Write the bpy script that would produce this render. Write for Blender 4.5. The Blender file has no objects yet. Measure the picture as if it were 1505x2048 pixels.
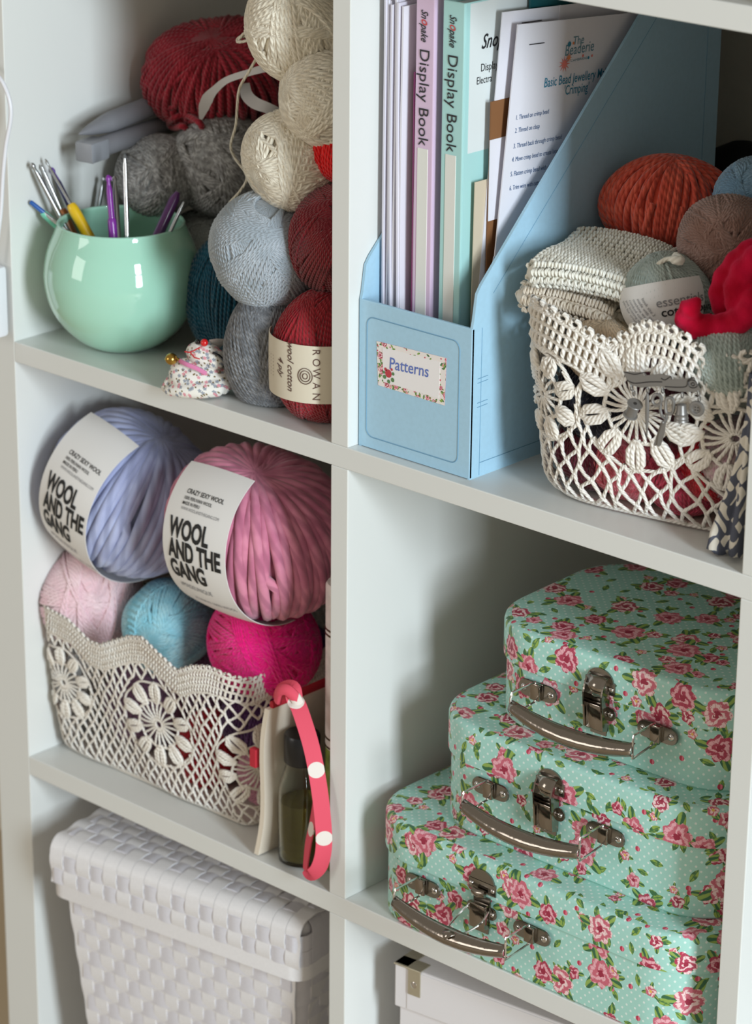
import bpy, bmesh, math, random
import numpy as np
from mathutils import Vector, Matrix
random.seed(7)
sc = bpy.context.scene
COL = sc.collection
# ------------------------------------------------------------------ camera
CP = np.array([1.3313447, -1.40607504, 0.68195274])
R = np.array([[0.73498267, 0.67802562, 0.00904108],
              [0.24633379, -0.25455708, -0.93515793],
              [-0.63175956, 0.689552, -0.35411566]])
FPX, CX, CY = 5906.1, 752.5, 1024.0
cam_d = bpy.data.cameras.new('camera')
cam = bpy.data.objects.new('camera', cam_d); COL.objects.link(cam)
M = Matrix(((R[0][0], -R[1][0], -R[2][0], CP[0]), (R[0][1], -R[1][1], -R[2][1], CP[1]), (R[0][2], -R[1][2], -R[2][2], CP[2]), (0, 0, 0, 1)))
cam.matrix_world = M
cam_d.sensor_fit = 'VERTICAL'; cam_d.sensor_height = 24.0
cam_d.lens = 24.0 * FPX / 2048
cam_d.clip_start = 0.05; cam_d.clip_end = 50
cam_d.dof.use_dof = True; cam_d.dof.focus_distance = 1.99; cam_d.dof.aperture_fstop = 6.3
sc.camera = cam
# ------------------------------------------------------------------ world, window light, exposure
w = bpy.data.worlds.new('room_light'); sc.world = w; w.use_nodes = True
w.node_tree.nodes['Background'].inputs[0].default_value = (1.0, 0.925, 0.79, 1)
w.node_tree.nodes['Background'].inputs[1].default_value = 0.345
def area(name, loc, target, sx, sy, power, col):
    l = bpy.data.lights.new(name, 'AREA'); l.shape = 'RECTANGLE'; l.size = sx; l.size_y = sy
    l.energy = power; l.color = col
    o = bpy.data.objects.new(name, l); COL.objects.link(o)
    d = Vector(target) - Vector(loc)
    o.matrix_world = Matrix.Translation(loc) @ d.to_track_quat('-Z', 'Y').to_matrix().to_4x4()
    return o
for k, dz in enumerate((-0.51, 0.51)):
    area('window_light', (3.9, -1.31, 0.86 + dz), (0, 0, -0.1), 0.62, 0.90, 84, (0.82, 0.93, 1.0))
area('front_fill_light', (-1.5, -3.1, 0.7), (-0.1, 0, -0.3), 1.1, 1.3, 17, (1.0, 0.97, 0.93))  # unseen soft fill added at front left to lift the front-facing surfaces
vs = sc.view_settings
vs.view_transform = 'Standard'; vs.look = 'None'; vs.gamma = 1; vs.use_curve_mapping = False
vs.exposure = 0.0

# ------------------------------------------------------------------ helpers
def hit(u, v, ax, val):
    d = R.T @ np.array([(u - CX) / FPX, (v - CY) / FPX, 1.0]); s = (val - CP[ax]) / d[ax]
    return CP + s * d
def lin(c): return c / 12.92 if c <= .04045 else ((c + .055) / 1.055) ** 2.4
def rgb(r, g, b): return (lin(r / 255), lin(g / 255), lin(b / 255), 1)
class X:                       # tiny expression wrapper round shader math
    def __init__(s, nt, v): s.nt = nt; s.v = v
    def op(s, o, *a):
        n = s.nt.nodes.new('ShaderNodeMath'); n.operation = o
        for i, q in enumerate((s,) + a):
            q = q.v if isinstance(q, X) else q
            if isinstance(q, (int, float)): n.inputs[i].default_value = q
            else: s.nt.links.new(q, n.inputs[i])
        return X(s.nt, n.outputs[0])
    def __add__(s, o): return s.op('ADD', o)
    def __sub__(s, o): return s.op('SUBTRACT', o)
    def __mul__(s, o): return s.op('MULTIPLY', o)
    def __truediv__(s, o): return s.op('DIVIDE', o)
    def lt(s, o): return s.op('LESS_THAN', o)
    def gt(s, o): return s.op('GREATER_THAN', o)
    def sin(s): return s.op('SINE')
    def cos(s): return s.op('COSINE')
    def abs(s): return s.op('ABSOLUTE')
    def mx(s, o): return s.op('MAXIMUM', o)
    def mn(s, o): return s.op('MINIMUM', o)
    def pw(s, o): return s.op('POWER', o)
    def sm(s, a, b):
        n = s.nt.nodes.new('ShaderNodeMapRange'); n.interpolation_type = 'SMOOTHSTEP'
        s.nt.links.new(s.v, n.inputs[0]); n.inputs[1].default_value = a; n.inputs[2].default_value = b
        return X(s.nt, n.outputs[0])
def mixc(nt, f, a, b):
    n = nt.nodes.new('ShaderNodeMix'); n.data_type = 'RGBA'
    for i, q in ((0, f), (6, a), (7, b)):
        q = q.v if isinstance(q, X) else q
        if isinstance(q, (int, float, tuple)): n.inputs[i].default_value = q
        else: nt.links.new(q, n.inputs[i])
    return n.outputs[2]
def base(name, rough=.6, metal=0.0, col=(.8, .8, .8, 1)):
    m = bpy.data.materials.new(name); m.use_nodes = True; nt = m.node_tree
    b = nt.nodes['Principled BSDF']; b.inputs['Roughness'].default_value = rough; b.inputs['Metallic'].default_value = metal
    b.inputs['Base Color'].default_value = col
    return m, nt, b
def noise(nt, scale, detail=3, vec=None, rough=.5):
    n = nt.nodes.new('ShaderNodeTexNoise'); n.inputs['Scale'].default_value = scale; n.inputs['Detail'].default_value = detail
    n.inputs['Roughness'].default_value = rough
    if vec is None:
        t = nt.nodes.new('ShaderNodeTexCoord'); vec = t.outputs['Object']
    nt.links.new(vec, n.inputs['Vector']); return X(nt, n.outputs[0])
def bump(nt, b, h, strength=.3, dist=.001):
    n = nt.nodes.new('ShaderNodeBump'); n.inputs['Strength'].default_value = strength; n.inputs['Distance'].default_value = dist
    nt.links.new(h.v, n.inputs['Height']); nt.links.new(n.outputs[0], b.inputs['Normal'])
_mc = {}
def plain(name, c, rough=.5, metal=0.0, ns=0, bs=.15, bd=.0005, var=.0, coat=0, trans=0, ior=1.45):
    if name in _mc: return _mc[name]
    m, nt, b = base(name, rough, metal, c)
    if ns:
        h = noise(nt, ns)
        if bs: bump(nt, b, h, bs, bd)
        if var: nt.links.new(mixc(nt, h.sm(.3, .7), tuple(q * (1 - var) for q in c[:3]) + (1,), tuple(min(1, q * (1 + var)) for q in c[:3]) + (1,)), b.inputs['Base Color'])
    if coat: b.inputs['Coat Weight'].default_value = coat; b.inputs['Coat Roughness'].default_value = .04
    if trans: b.inputs['Transmission Weight'].default_value = trans; b.inputs['IOR'].default_value = ior
    _mc[name] = m; return m
def uvn(nt):
    t = nt.nodes.new('ShaderNodeTexCoord'); s = nt.nodes.new('ShaderNodeSeparateXYZ'); nt.links.new(t.outputs['UV'], s.inputs[0])
    return t.outputs['UV'], X(nt, s.outputs[0]), X(nt, s.outputs[1])
def yarn(name, c, c2=None, pitch=.006, plies=3, mott=60, fuzz=.3, shade=.24, sheen=.3):
    """plied yarn: UV u runs along the strand in metres, v once round it"""
    m, nt, b = base(name, .85, 0, c)
    uv, u, v = uvn(nt)
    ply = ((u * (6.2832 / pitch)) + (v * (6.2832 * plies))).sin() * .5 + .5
    fib = noise(nt, 1400, 2)
    h = ply + fib * fuzz
    bump(nt, b, h, .75, .0006)
    big = noise(nt, mott, 2)
    if c2 is None: c2 = tuple(min(1, q * 1.35 + .012) for q in c[:3]) + (1,)
    a = mixc(nt, big.sm(.35, .65), c, c2)
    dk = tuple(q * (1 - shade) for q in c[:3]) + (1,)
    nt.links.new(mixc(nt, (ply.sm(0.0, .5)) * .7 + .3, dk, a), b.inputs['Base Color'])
    b.inputs['Sheen Weight'].default_value = sheen; b.inputs['Sheen Roughness'].default_value = .5
    b.inputs['Specular IOR Level'].default_value = .2
    return m
ORG = {}
def tag(o, label=None, cat=None, group=None, kind=None):
    if label: o['label'] = label
    if cat: o['category'] = cat
    if group: o['group'] = group
    if kind: o['kind'] = kind
    return o
def thing(name, label, cat, loc=(0, 0, 0), group=None):
    o = bpy.data.objects.new(name, None); COL.objects.link(o); o.location = loc; o.empty_display_size = .02
    ORG[o.name] = Vector(loc); return tag(o, label, cat, group)
def link(name, me, parent=None, loc=None):
    o = bpy.data.objects.new(name, me); COL.objects.link(o)
    if parent is not None:
        o.parent = parent; ORG[o.name] = ORG[parent.name]
    else:
        o.location = loc; ORG[o.name] = Vector(loc)
    return o
class MB:
    """collects world-space pieces into one mesh"""
    def __init__(s): s.V = []; s.F = []; s.UV = []; s.n = 0; s.hasuv = False
    def add(s, v, f, uv=None, M=None):
        v = np.asarray(v, float).reshape(-1, 3)
        if M is not None: v = v @ np.array(M)[:3, :3].T + np.array(M)[:3, 3]
        s.V.append(v); n = s.n
        if isinstance(f, np.ndarray): s.F += (f + n).tolist()
        else: s.F += [[i + n for i in q] for q in f]
        if uv is None: uv = [(0.0, 0.0)] * sum(len(q) for q in f)
        s.UV.append(np.asarray(uv, float).reshape(-1, 2)); s.n += len(v); return s
    def box(s, a, b, bev=0, M=None):
        a = np.array(a, float); b = np.array(b, float)
        if bev <= 0:
            v = [(x, y, z) for z in (a[2], b[2]) for y in (a[1], b[1]) for x in (a[0], b[0])]
            f = [[0, 2, 3, 1], [4, 5, 7, 6], [0, 1, 5, 4], [2, 6, 7, 3], [0, 4, 6, 2], [1, 3, 7, 5]]
            return s.add(v, f, None, M)
        bm = bmesh.new(); bmesh.ops.create_cube(bm, size=1)
        bmesh.ops.scale(bm, vec=Vector(b - a), verts=bm.verts); bmesh.ops.translate(bm, vec=Vector((a + b) / 2), verts=bm.verts)
        bmesh.ops.bevel(bm, geom=bm.edges[:], offset=bev, segments=2, affect='EDGES', profile=.5)
        bm.verts.index_update(); v = [q.co[:] for q in bm.verts]; f = [[q.index for q in g.verts] for g in bm.faces]; bm.free()
        return s.add(v, f, None, M)
    def lathe(s, prof, n=32, M=None, close=False):
        prof = np.array(prof, float); t = np.linspace(0, 2 * np.pi, n, endpoint=False)
        v = np.array([[r * np.cos(q), r * np.sin(q), z] for r, z in prof for q in t])
        f = []; m = len(prof)
        for i in range(m - 1 + (1 if close else 0)):
            for j in range(n):
                k = (j + 1) % n; i2 = (i + 1) % m
                f.append([i * n + j, i * n + k, i2 * n + k, i2 * n + j])
        L = np.concatenate([[0], np.cumsum(np.linalg.norm(np.diff(prof, axis=0), axis=1))]); rr = prof[:, 0].max(); uv = []
        for i in range(m - 1 + (1 if close else 0)):
            for j in range(n):
                i2 = (i + 1) % m; x0 = t[j] * rr; x1 = (t[j] + 2 * np.pi / n) * rr
                uv += [(x0, L[i]), (x1, L[i]), (x1, L[i2]), (x0, L[i2])]
        return s.add(v, f, uv, M)
    def tube(s, P, r, sides=6, nrm=None, closed=False, caps=True, flat=1.0):
        P = np.asarray(P, float); N = len(P)
        T = np.roll(P, -1, 0) - np.roll(P, 1, 0)
        if not closed: T[0] = P[1] - P[0]; T[-1] = P[-1] - P[-2]
        T /= np.linalg.norm(T, axis=1)[:, None] + 1e-12
        if nrm is None:
            n0 = np.cross(T[0], (0, 0, 1.0)) if abs(T[0][2]) < .9 else np.cross(T[0], (1.0, 0, 0)); n0 /= np.linalg.norm(n0)
            nrm = [n0]
            for i in range(1, N):
                q = nrm[-1] - T[i] * np.dot(nrm[-1], T[i]); nrm.append(q / (np.linalg.norm(q) + 1e-12))
            nrm = np.array(nrm)
        else:
            nrm = np.asarray(nrm, float) - T * np.sum(nrm * T, 1)[:, None]; nrm /= np.linalg.norm(nrm, axis=1)[:, None] + 1e-12
        Bn = np.cross(T, nrm); a = np.arange(sides) * 2 * np.pi / sides
        r = np.broadcast_to(np.asarray(r, float), (N,))
        V = P[:, None, :] + r[:, None, None] * (flat * np.cos(a)[None, :, None] * nrm[:, None, :] + np.sin(a)[None, :, None] * Bn[:, None, :])
        L = np.concatenate([[0], np.cumsum(np.linalg.norm(np.diff(P, axis=0), axis=1))])
        i = np.arange(N - 1 + (1 if closed else 0)); j = np.arange(sides); I, J = np.meshgrid(i, j, indexing='ij'); J2 = (J + 1) % sides; I2 = (I + 1) % N
        F = np.stack([I * sides + J, I * sides + J2, I2 * sides + J2, I2 * sides + J], -1).reshape(-1, 4)
        L2 = np.append(L, L[-1] + np.linalg.norm(P[0] - P[-1]))
        u0 = L2[I]; u1 = L2[I + 1]; v0 = J / sides; v1 = (J + 1) / sides
        UV = np.stack([np.stack([u0, v0], -1), np.stack([u0, v1], -1), np.stack([u1, v1], -1), np.stack([u1, v0], -1)], 2).reshape(-1, 2)
        F = F.tolist(); UV = UV.tolist()
        if caps and not closed:
            F.append(list(range(sides))[::-1]); UV += [(0, 0)] * sides
            F.append([(N - 1) * sides + k for k in range(sides)]); UV += [(L[-1], 0)] * sides
        return s.add(V.reshape(-1, 3), F, UV)
    def ell(s, c, S, n=16, m=10, M3=None, e=1.0):
        v = []; 
        for i in range(m + 1):
            p = -np.pi / 2 + np.pi * i / m
            for j in range(n):
                t = 2 * np.pi * j / n
                q = np.array([np.cos(p) * np.cos(t), np.cos(p) * np.sin(t), np.sin(p)])
                if e != 1: q = np.sign(q) * np.abs(q) ** e
                v.append(q * np.array(S))
        v = np.array(v)
        if M3 is not None: v = v @ np.array(M3).T
        f = []; uv = []
        for i in range(m):
            for j in range(n):
                k = (j + 1) % n; f.append([i * n + j, i * n + k, (i + 1) * n + k, (i + 1) * n + j])
                w_ = max(S) ; uv += [(j / n * 6.28 * w_, i / m * 3.14 * w_), ((j + 1) / n * 6.28 * w_, i / m * 3.14 * w_), ((j + 1) / n * 6.28 * w_, (i + 1) / m * 3.14 * w_), (j / n * 6.28 * w_, (i + 1) / m * 3.14 * w_)]
        return s.add(v + np.array(c), f, uv)
    def build(s, name, mat, parent=None, loc=None, smooth=True, kind=None, label=None, sharp=40):
        V = np.concatenate(s.V)
        if parent is None and loc is None:
            mn = V.min(0); mxx = V.max(0); loc = ((mn[0] + mxx[0]) / 2, (mn[1] + mxx[1]) / 2, mn[2])
        o0 = ORG[parent.name] if parent is not None else Vector(loc)
        me = bpy.data.meshes.new(name); me.from_pydata((V - np.array(o0)).tolist(), [], s.F)
        uvl = me.uv_layers.new(name='UVMap'); uvl.data.foreach_set('uv', np.concatenate(s.UV).ravel())
        me.materials.append(mat)
        if smooth:
            me.polygons.foreach_set('use_smooth', [True] * len(me.polygons))
            if sharp: me.set_sharp_from_angle(angle=math.radians(sharp))
        me.update()
        o = link(name, me, parent, loc)
        if kind: o['kind'] = kind
        if label: o['label'] = label
        return o
def press(mb):
    """soft yarn flattens where it rests on a shelf or against a panel"""
    for i, V in enumerate(mb.V):
        V = V.copy(); mid = float(np.mean(V[:, 0])); lo, hi = (XL, 0.0) if mid < T / 2 else (T, T + CELL)
        fz = 0.0 if float(np.mean(V[:, 2])) > 0 else Z2
        rng_ = .0004 * np.sin(np.arange(len(V)) * 2.4)
        V[:, 0] = np.minimum(np.maximum(V[:, 0], lo + .0010 + rng_), hi - .0010 + rng_); V[:, 2] = np.maximum(V[:, 2], fz + .0012 + rng_); mb.V[i] = V
    return mb
def rotz(a): c, s_ = math.cos(a), math.sin(a); return np.array([[c, -s_, 0], [s_, c, 0], [0, 0, 1.0]])
def frame(z, x=(1, 0, 0)):
    z = np.array(z, float); z /= np.linalg.norm(z); x = np.array(x, float); x = x - z * np.dot(x, z); x /= np.linalg.norm(x)
    return np.stack([x, np.cross(z, x), z], 1)
def M4(R3, t):
    m = np.eye(4); m[:3, :3] = R3; m[:3, 3] = t; return m
def catmull(P, n=8, closed=False):
    P = np.array(P, float); out = []; N = len(P)
    for i in range(N if closed else N - 1):
        if closed: a, b, c, d = P[(i - 1) % N], P[i], P[(i + 1) % N], P[(i + 2) % N]
        else: a, b, c, d = P[max(i - 1, 0)], P[i], P[i + 1], P[min(i + 2, N - 1)]
        for t in np.linspace(0, 1, n, endpoint=False):
            out.append(.5 * (2 * b + (c - a) * t + (2 * a - 5 * b + 4 * c - d) * t * t + (3 * b - a - 3 * c + d) * t ** 3))
    if not closed: out.append(P[-1])
    return np.array(out)
_tc = {}
def text2d(s, size=1.0, bold=0.0, shear=0.0, sx=1.0, fine=0):
    """flat lettering as (verts, faces), baseline at 0, centred in x"""
    key = (s, bold, shear, sx)
    if key not in _tc:
        c = bpy.data.curves.new('t', 'FONT'); c.body = s; c.size = 1; c.offset = bold; c.shear = shear; c.resolution_u = 3; c.align_x = 'CENTER'
        o = bpy.data.objects.new('t', c); COL.objects.link(o)
        me = bpy.data.meshes.new_from_object(o.evaluated_get(bpy.context.evaluated_depsgraph_get()))
        bm = bmesh.new(); bm.from_mesh(me)
        bmesh.ops.triangulate(bm, faces=bm.faces[:])
        for _ in range(2):
            ed = [e for e in bm.edges if e.calc_length() > .35]
            if ed: bmesh.ops.subdivide_edges(bm, edges=ed, cuts=1); bmesh.ops.triangulate(bm, faces=bm.faces[:])
        bm.verts.index_update()
        v = np.array([q.co[:] for q in bm.verts]); f = [[q.index for q in g.verts] for g in bm.faces]; bm.free()
        bpy.data.objects.remove(o); bpy.data.curves.remove(c); bpy.data.meshes.remove(me)
        v[:, 0] *= sx; _tc[key] = (v, f)
    v, f = _tc[key]; return v * size, f
def fuse(mb, voxel=.0012, smooth=4):
    me = bpy.data.meshes.new('f'); me.from_pydata(np.concatenate(mb.V).tolist(), [], mb.F)
    o = bpy.data.objects.new('f', me); COL.objects.link(o)
    r = o.modifiers.new('r', 'REMESH'); r.mode = 'VOXEL'; r.voxel_size = voxel
    s_ = o.modifiers.new('s', 'SMOOTH'); s_.iterations = smooth; s_.factor = .5
    e = bpy.data.meshes.new_from_object(o.evaluated_get(bpy.context.evaluated_depsgraph_get()))
    v = np.array([q.co[:] for q in e.vertices]); f = [list(q.vertices) for q in e.polygons]
    bpy.data.objects.remove(o); bpy.data.meshes.remove(e)
    out = MB(); out.add(v, f, [(v[i][0] + .35 * v[i][1], v[i][2] + .5 * v[i][1]) for q in f for i in q]); return out

# ------------------------------------------------------------------ setting and shelf unit
CELL, T = .335, .0162
Z2 = -CELL - T; Z3 = 2 * Z2; OT = .039
XL = -CELL
ncol = 4
XR = XL + ncol * CELL + (ncol - 1) * T
ZB = Z2 * 2 - CELL + 0.0; ZB = Z3          # floor of the lowest cells
wall_m = plain('cream_wall_paint', rgb(226, 220, 206), .85, ns=180, bs=.1)
mb = MB(); mb.box((-2.2, .392, ZB - OT - .002), (3.2, .492, 2.0)); mb.build('wall_back', wall_m, loc=(0, .392, ZB - OT), kind='structure', smooth=False)
fl_m, nt, b = base('oak_floor', .5); uvx = noise(nt, 6, 4); nt.links.new(mixc(nt, uvx, rgb(186, 168, 142), rgb(206, 190, 166)), b.inputs['Base Color'])
mb = MB(); mb.box((-2.2, -3.0, ZB - OT - .05), (3.2, .392, ZB - OT)); mb.build('floor', fl_m, loc=(0, -1, ZB - OT - .05), kind='structure', smooth=False)
lam = plain('white_foil_laminate', rgb(224, 225, 222), .38, ns=900, bs=.05, bd=.0002)
unit = thing('shelving_unit', 'white cube shelving unit with square open compartments standing against the wall', 'shelving unit', (XL + (XR - XL) / 2, .19, ZB - OT))
ZT = CELL * 2 + T
BV = .0007
for sx, a in ((0, XL - OT), (1, XR)):
    MB().box((a, 0, ZB - OT), (a + OT, .39, ZT + OT), BV).build('side_panel', lam, unit, smooth=False)
MB().box((XL, 0, ZT), (XR, .39, ZT + OT), BV).build('top_panel', lam, unit, smooth=False)
MB().box((XL, 0, ZB - OT), (XR, .39, ZB), BV).build('bottom_panel', lam, unit, smooth=False)
for k in (CELL, -T, Z2 - T):
    z0 = k if k > 0 else k
    MB().box((XL, 0, z0), (XR, .39, z0 + T), BV).build('shelf_board', lam, unit, smooth=False)
zl = [ZB, Z2, 0, CELL + T, ZT]
for i in range(ncol - 1):
    x0 = XL + CELL + i * (CELL + T)
    for a, b_ in ((ZB, Z2 - T), (Z2, -T), (0, CELL), (CELL + T, ZT)):
        MB().box((x0, 0, a), (x0 + T, .39, b_), BV).build('divider_panel', lam, unit, smooth=False)
#@@PARTS@@
# ------------------------------------------------------------------ floral paper
def floral(name, ground, k=1.0):
    m, nt, b = base(name, .42)
    uv, u, v = uvn(nt)
    def cell(scale, seed, rnd=.8):
        mp = nt.nodes.new('ShaderNodeMapping'); nt.links.new(uv, mp.inputs[0]); mp.inputs['Location'].default_value = (seed * .137, seed * .211, 0)
        vo = nt.nodes.new('ShaderNodeTexVoronoi'); vo.voronoi_dimensions = '2D'; vo.inputs['Scale'].default_value = scale; vo.inputs['Randomness'].default_value = rnd
        nt.links.new(mp.outputs[0], vo.inputs['Vector'])
        def sep(o, mode='ShaderNodeSeparateXYZ'):
            n = nt.nodes.new(mode); nt.links.new(o, n.inputs[0]); return [X(nt, q) for q in n.outputs[:3]]
        a = sep(mp.outputs[0]); p = sep(vo.outputs['Position']); c = sep(vo.outputs['Color'])
        x = a[0] - p[0]; y = a[1] - p[1]
        r = (x * x + y * y).op('SQRT'); th = y.op('ARCTAN2', x)
        return x, y, r, th, c
    col = ground
    # polka dots on a staggered grid
    g = .0062 * k
    a = (u + v) / g; q = (u - v) / g
    da = a - a.op('ROUND'); dq = q - q.op('ROUND')
    dot = (da * da + dq * dq).op('SQRT').lt(.17)
    col = mixc(nt, dot, ground, rgb(222, 236, 230))
    leafc = lambda s_: mixc(nt, noise(nt, 260, 1, uv).sm(.4, .6), rgb(66, 112, 74), rgb(150, 178, 84))
    lc = leafc(0)
    # loose leaves
    for seed, scl, L, W in ((3, 1 / .017, .0042, .0019), (9, 1 / .021, .0050, .0021)):
        x, y, r, th, c = cell(scl / k, seed, .9)
        an = c[0] * 6.28; cs = an.cos(); sn = an.sin()
        lx = (x * cs + y * sn) / (L * k); ly = (y * cs - x * sn) / (W * k)
        lens = (lx * lx + ly.abs()).lt(1.0) * c[1].gt(.45)
        vein = ly.abs().lt(.12)
        col = mixc(nt, lens, col, mixc(nt, vein, lc, rgb(70, 120, 70)))
    # small red buds
    x, y, r, th, c = cell(1 / (.019 * k), 21, 1.0)
    col = mixc(nt, r.lt(.0017 * k) * c[0].gt(.35), col, mixc(nt, (x * 2000).sin().gt(0.2), rgb(188, 60, 84), rgb(226, 120, 140)))
    # blossoms
    for seed, scl, Rr, pet, pr in ((5, .030, .0050, 5, .35), (17, .033, .0036, 5, .3), (31, .040, .0082, 6, .2), (44, .043, .0094, 7, .0)):
        x, y, r, th, c = cell(1 / (scl * k), seed, .55)
        R0 = (c[1] * .35 + .75) * (Rr * k); ph = c[0] * 6.28
        pres = c[2].gt(pr)
        lf = ((th * 3 + ph * 2).cos().mx(0.0)).pw(2.5) * .75 + .72
        inl = r.lt(R0 * lf * 1.2) * pres
        lv = ((th * 18).sin() * .5 + .5)
        col = mixc(nt, inl, col, mixc(nt, (lv * .6 + noise(nt, 300, 1, uv) * .4).sm(.35, .65), rgb(58, 106, 74), rgb(148, 176, 88)))
        edge = R0 * ((th * (pet / 2) + ph).sin().abs() * .24 + .80 + (noise(nt, 300, 1, uv) - .5) * .3)
        inr = r.lt(edge) * pres
        rn = r / R0 + (noise(nt, 420, 2, uv) - .5) * (.55 if Rr > .006 else .3)
        sp = ((rn * (7.0 if Rr < .006 else 11.0)) + (th * 2.0) + (th * 3 + ph).sin() * 1.9 + ph).sin() * .5 + .5
        if Rr < .004: dark, lite = rgb(214, 120, 130), rgb(244, 214, 214)
        else: dark, lite = rgb(178, 62, 88), rgb(238, 178, 188)
        pale = mixc(nt, c[0].gt(.6), lite, rgb(246, 214, 214)); deep = mixc(nt, c[1].gt(.55), dark, rgb(206, 106, 124))
        pc = mixc(nt, sp.sm(.3, .8), deep, pale)
        pc = mixc(nt, rn.lt(.24), pc, rgb(160, 44, 70) if Rr > .004 else rgb(232, 190, 96))
        pc = mixc(nt, (th * pet + ph).sin().abs().lt(.12) * rn.gt(.5), pc, rgb(196, 96, 114))
        col = mixc(nt, inr, col, pc)
    nt.links.new(col, b.inputs['Base Color'])
    b.inputs['Specular IOR Level'].default_value = .4
    return m
turq = floral('turquoise_rose_paper', rgb(168, 215, 204), 1.15)
turq_in = plain('paper_edge', rgb(150, 200, 188), .6)
steel = plain('nickel_plate', rgb(150, 141, 132), .15, 1.0, ns=70, bs=.35, bd=.0018)
steel_d = plain('nickel_plate_dark', rgb(140, 136, 130), .2, 1.0, ns=260, bs=.06, bd=.0004)
wire_m = plain('steel_wire', rgb(205, 200, 196), .12, 1.0)
def rrect(x0, x1, y0, y1, r, n=10):
    P = []
    for cx, cy, a0 in ((x1 - r, y0 + r, -90), (x1 - r, y1 - r, 0), (x0 + r, y1 - r, 90), (x0 + r, y0 + r, 180)):
        for i in range(n + 1):
            a = math.radians(a0 + 90 * i / n); P.append((cx + r * math.cos(a), cy + r * math.sin(a)))
    return np.array(P)
def loft(mb, P, prof, cap_top=True, cap_bot=True, off=0.0):
    """outline P (counter-clockwise) swept up the profile [(inset, z), ...]; uv in metres"""
    N = len(P); Tn = np.roll(P, -1, 0) - np.roll(P, 1, 0); Tn /= np.linalg.norm(Tn, axis=1)[:, None]
    nrm = np.stack([Tn[:, 1], -Tn[:, 0]], 1)
    L = np.concatenate([[0], np.cumsum(np.linalg.norm(np.roll(P, -1, 0) - P, axis=1))])
    V = np.concatenate([np.column_stack([P - nrm * i_, np.full(N, z)]) for i_, z in prof])
    H = np.concatenate([[0], np.cumsum([math.hypot(prof[i + 1][0] - prof[i][0], prof[i + 1][1] - prof[i][1]) for i in range(len(prof) - 1)])])
    F = []; UV = []
    for k in range(len(prof) - 1):
        for i in range(N):
            j = (i + 1) % N; F.append([k * N + i, k * N + j, (k + 1) * N + j, (k + 1) * N + i])
            UV += [(L[i] + off, H[k] + off), (L[i + 1] + off, H[k] + off), (L[i + 1] + off, H[k + 1] + off), (L[i] + off, H[k + 1] + off)]
    K = (len(prof) - 1) * N
    if cap_top: F.append([K + i for i in range(N)]); UV += [(V[K + i][0] + off, V[K + i][1]) for i in range(N)]
    if cap_bot: F.append([i for i in range(N)][::-1]); UV += [(V[i][0], V[i][1]) for i in range(N)][::-1]
    return mb.add(V, F, UV)
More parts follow.
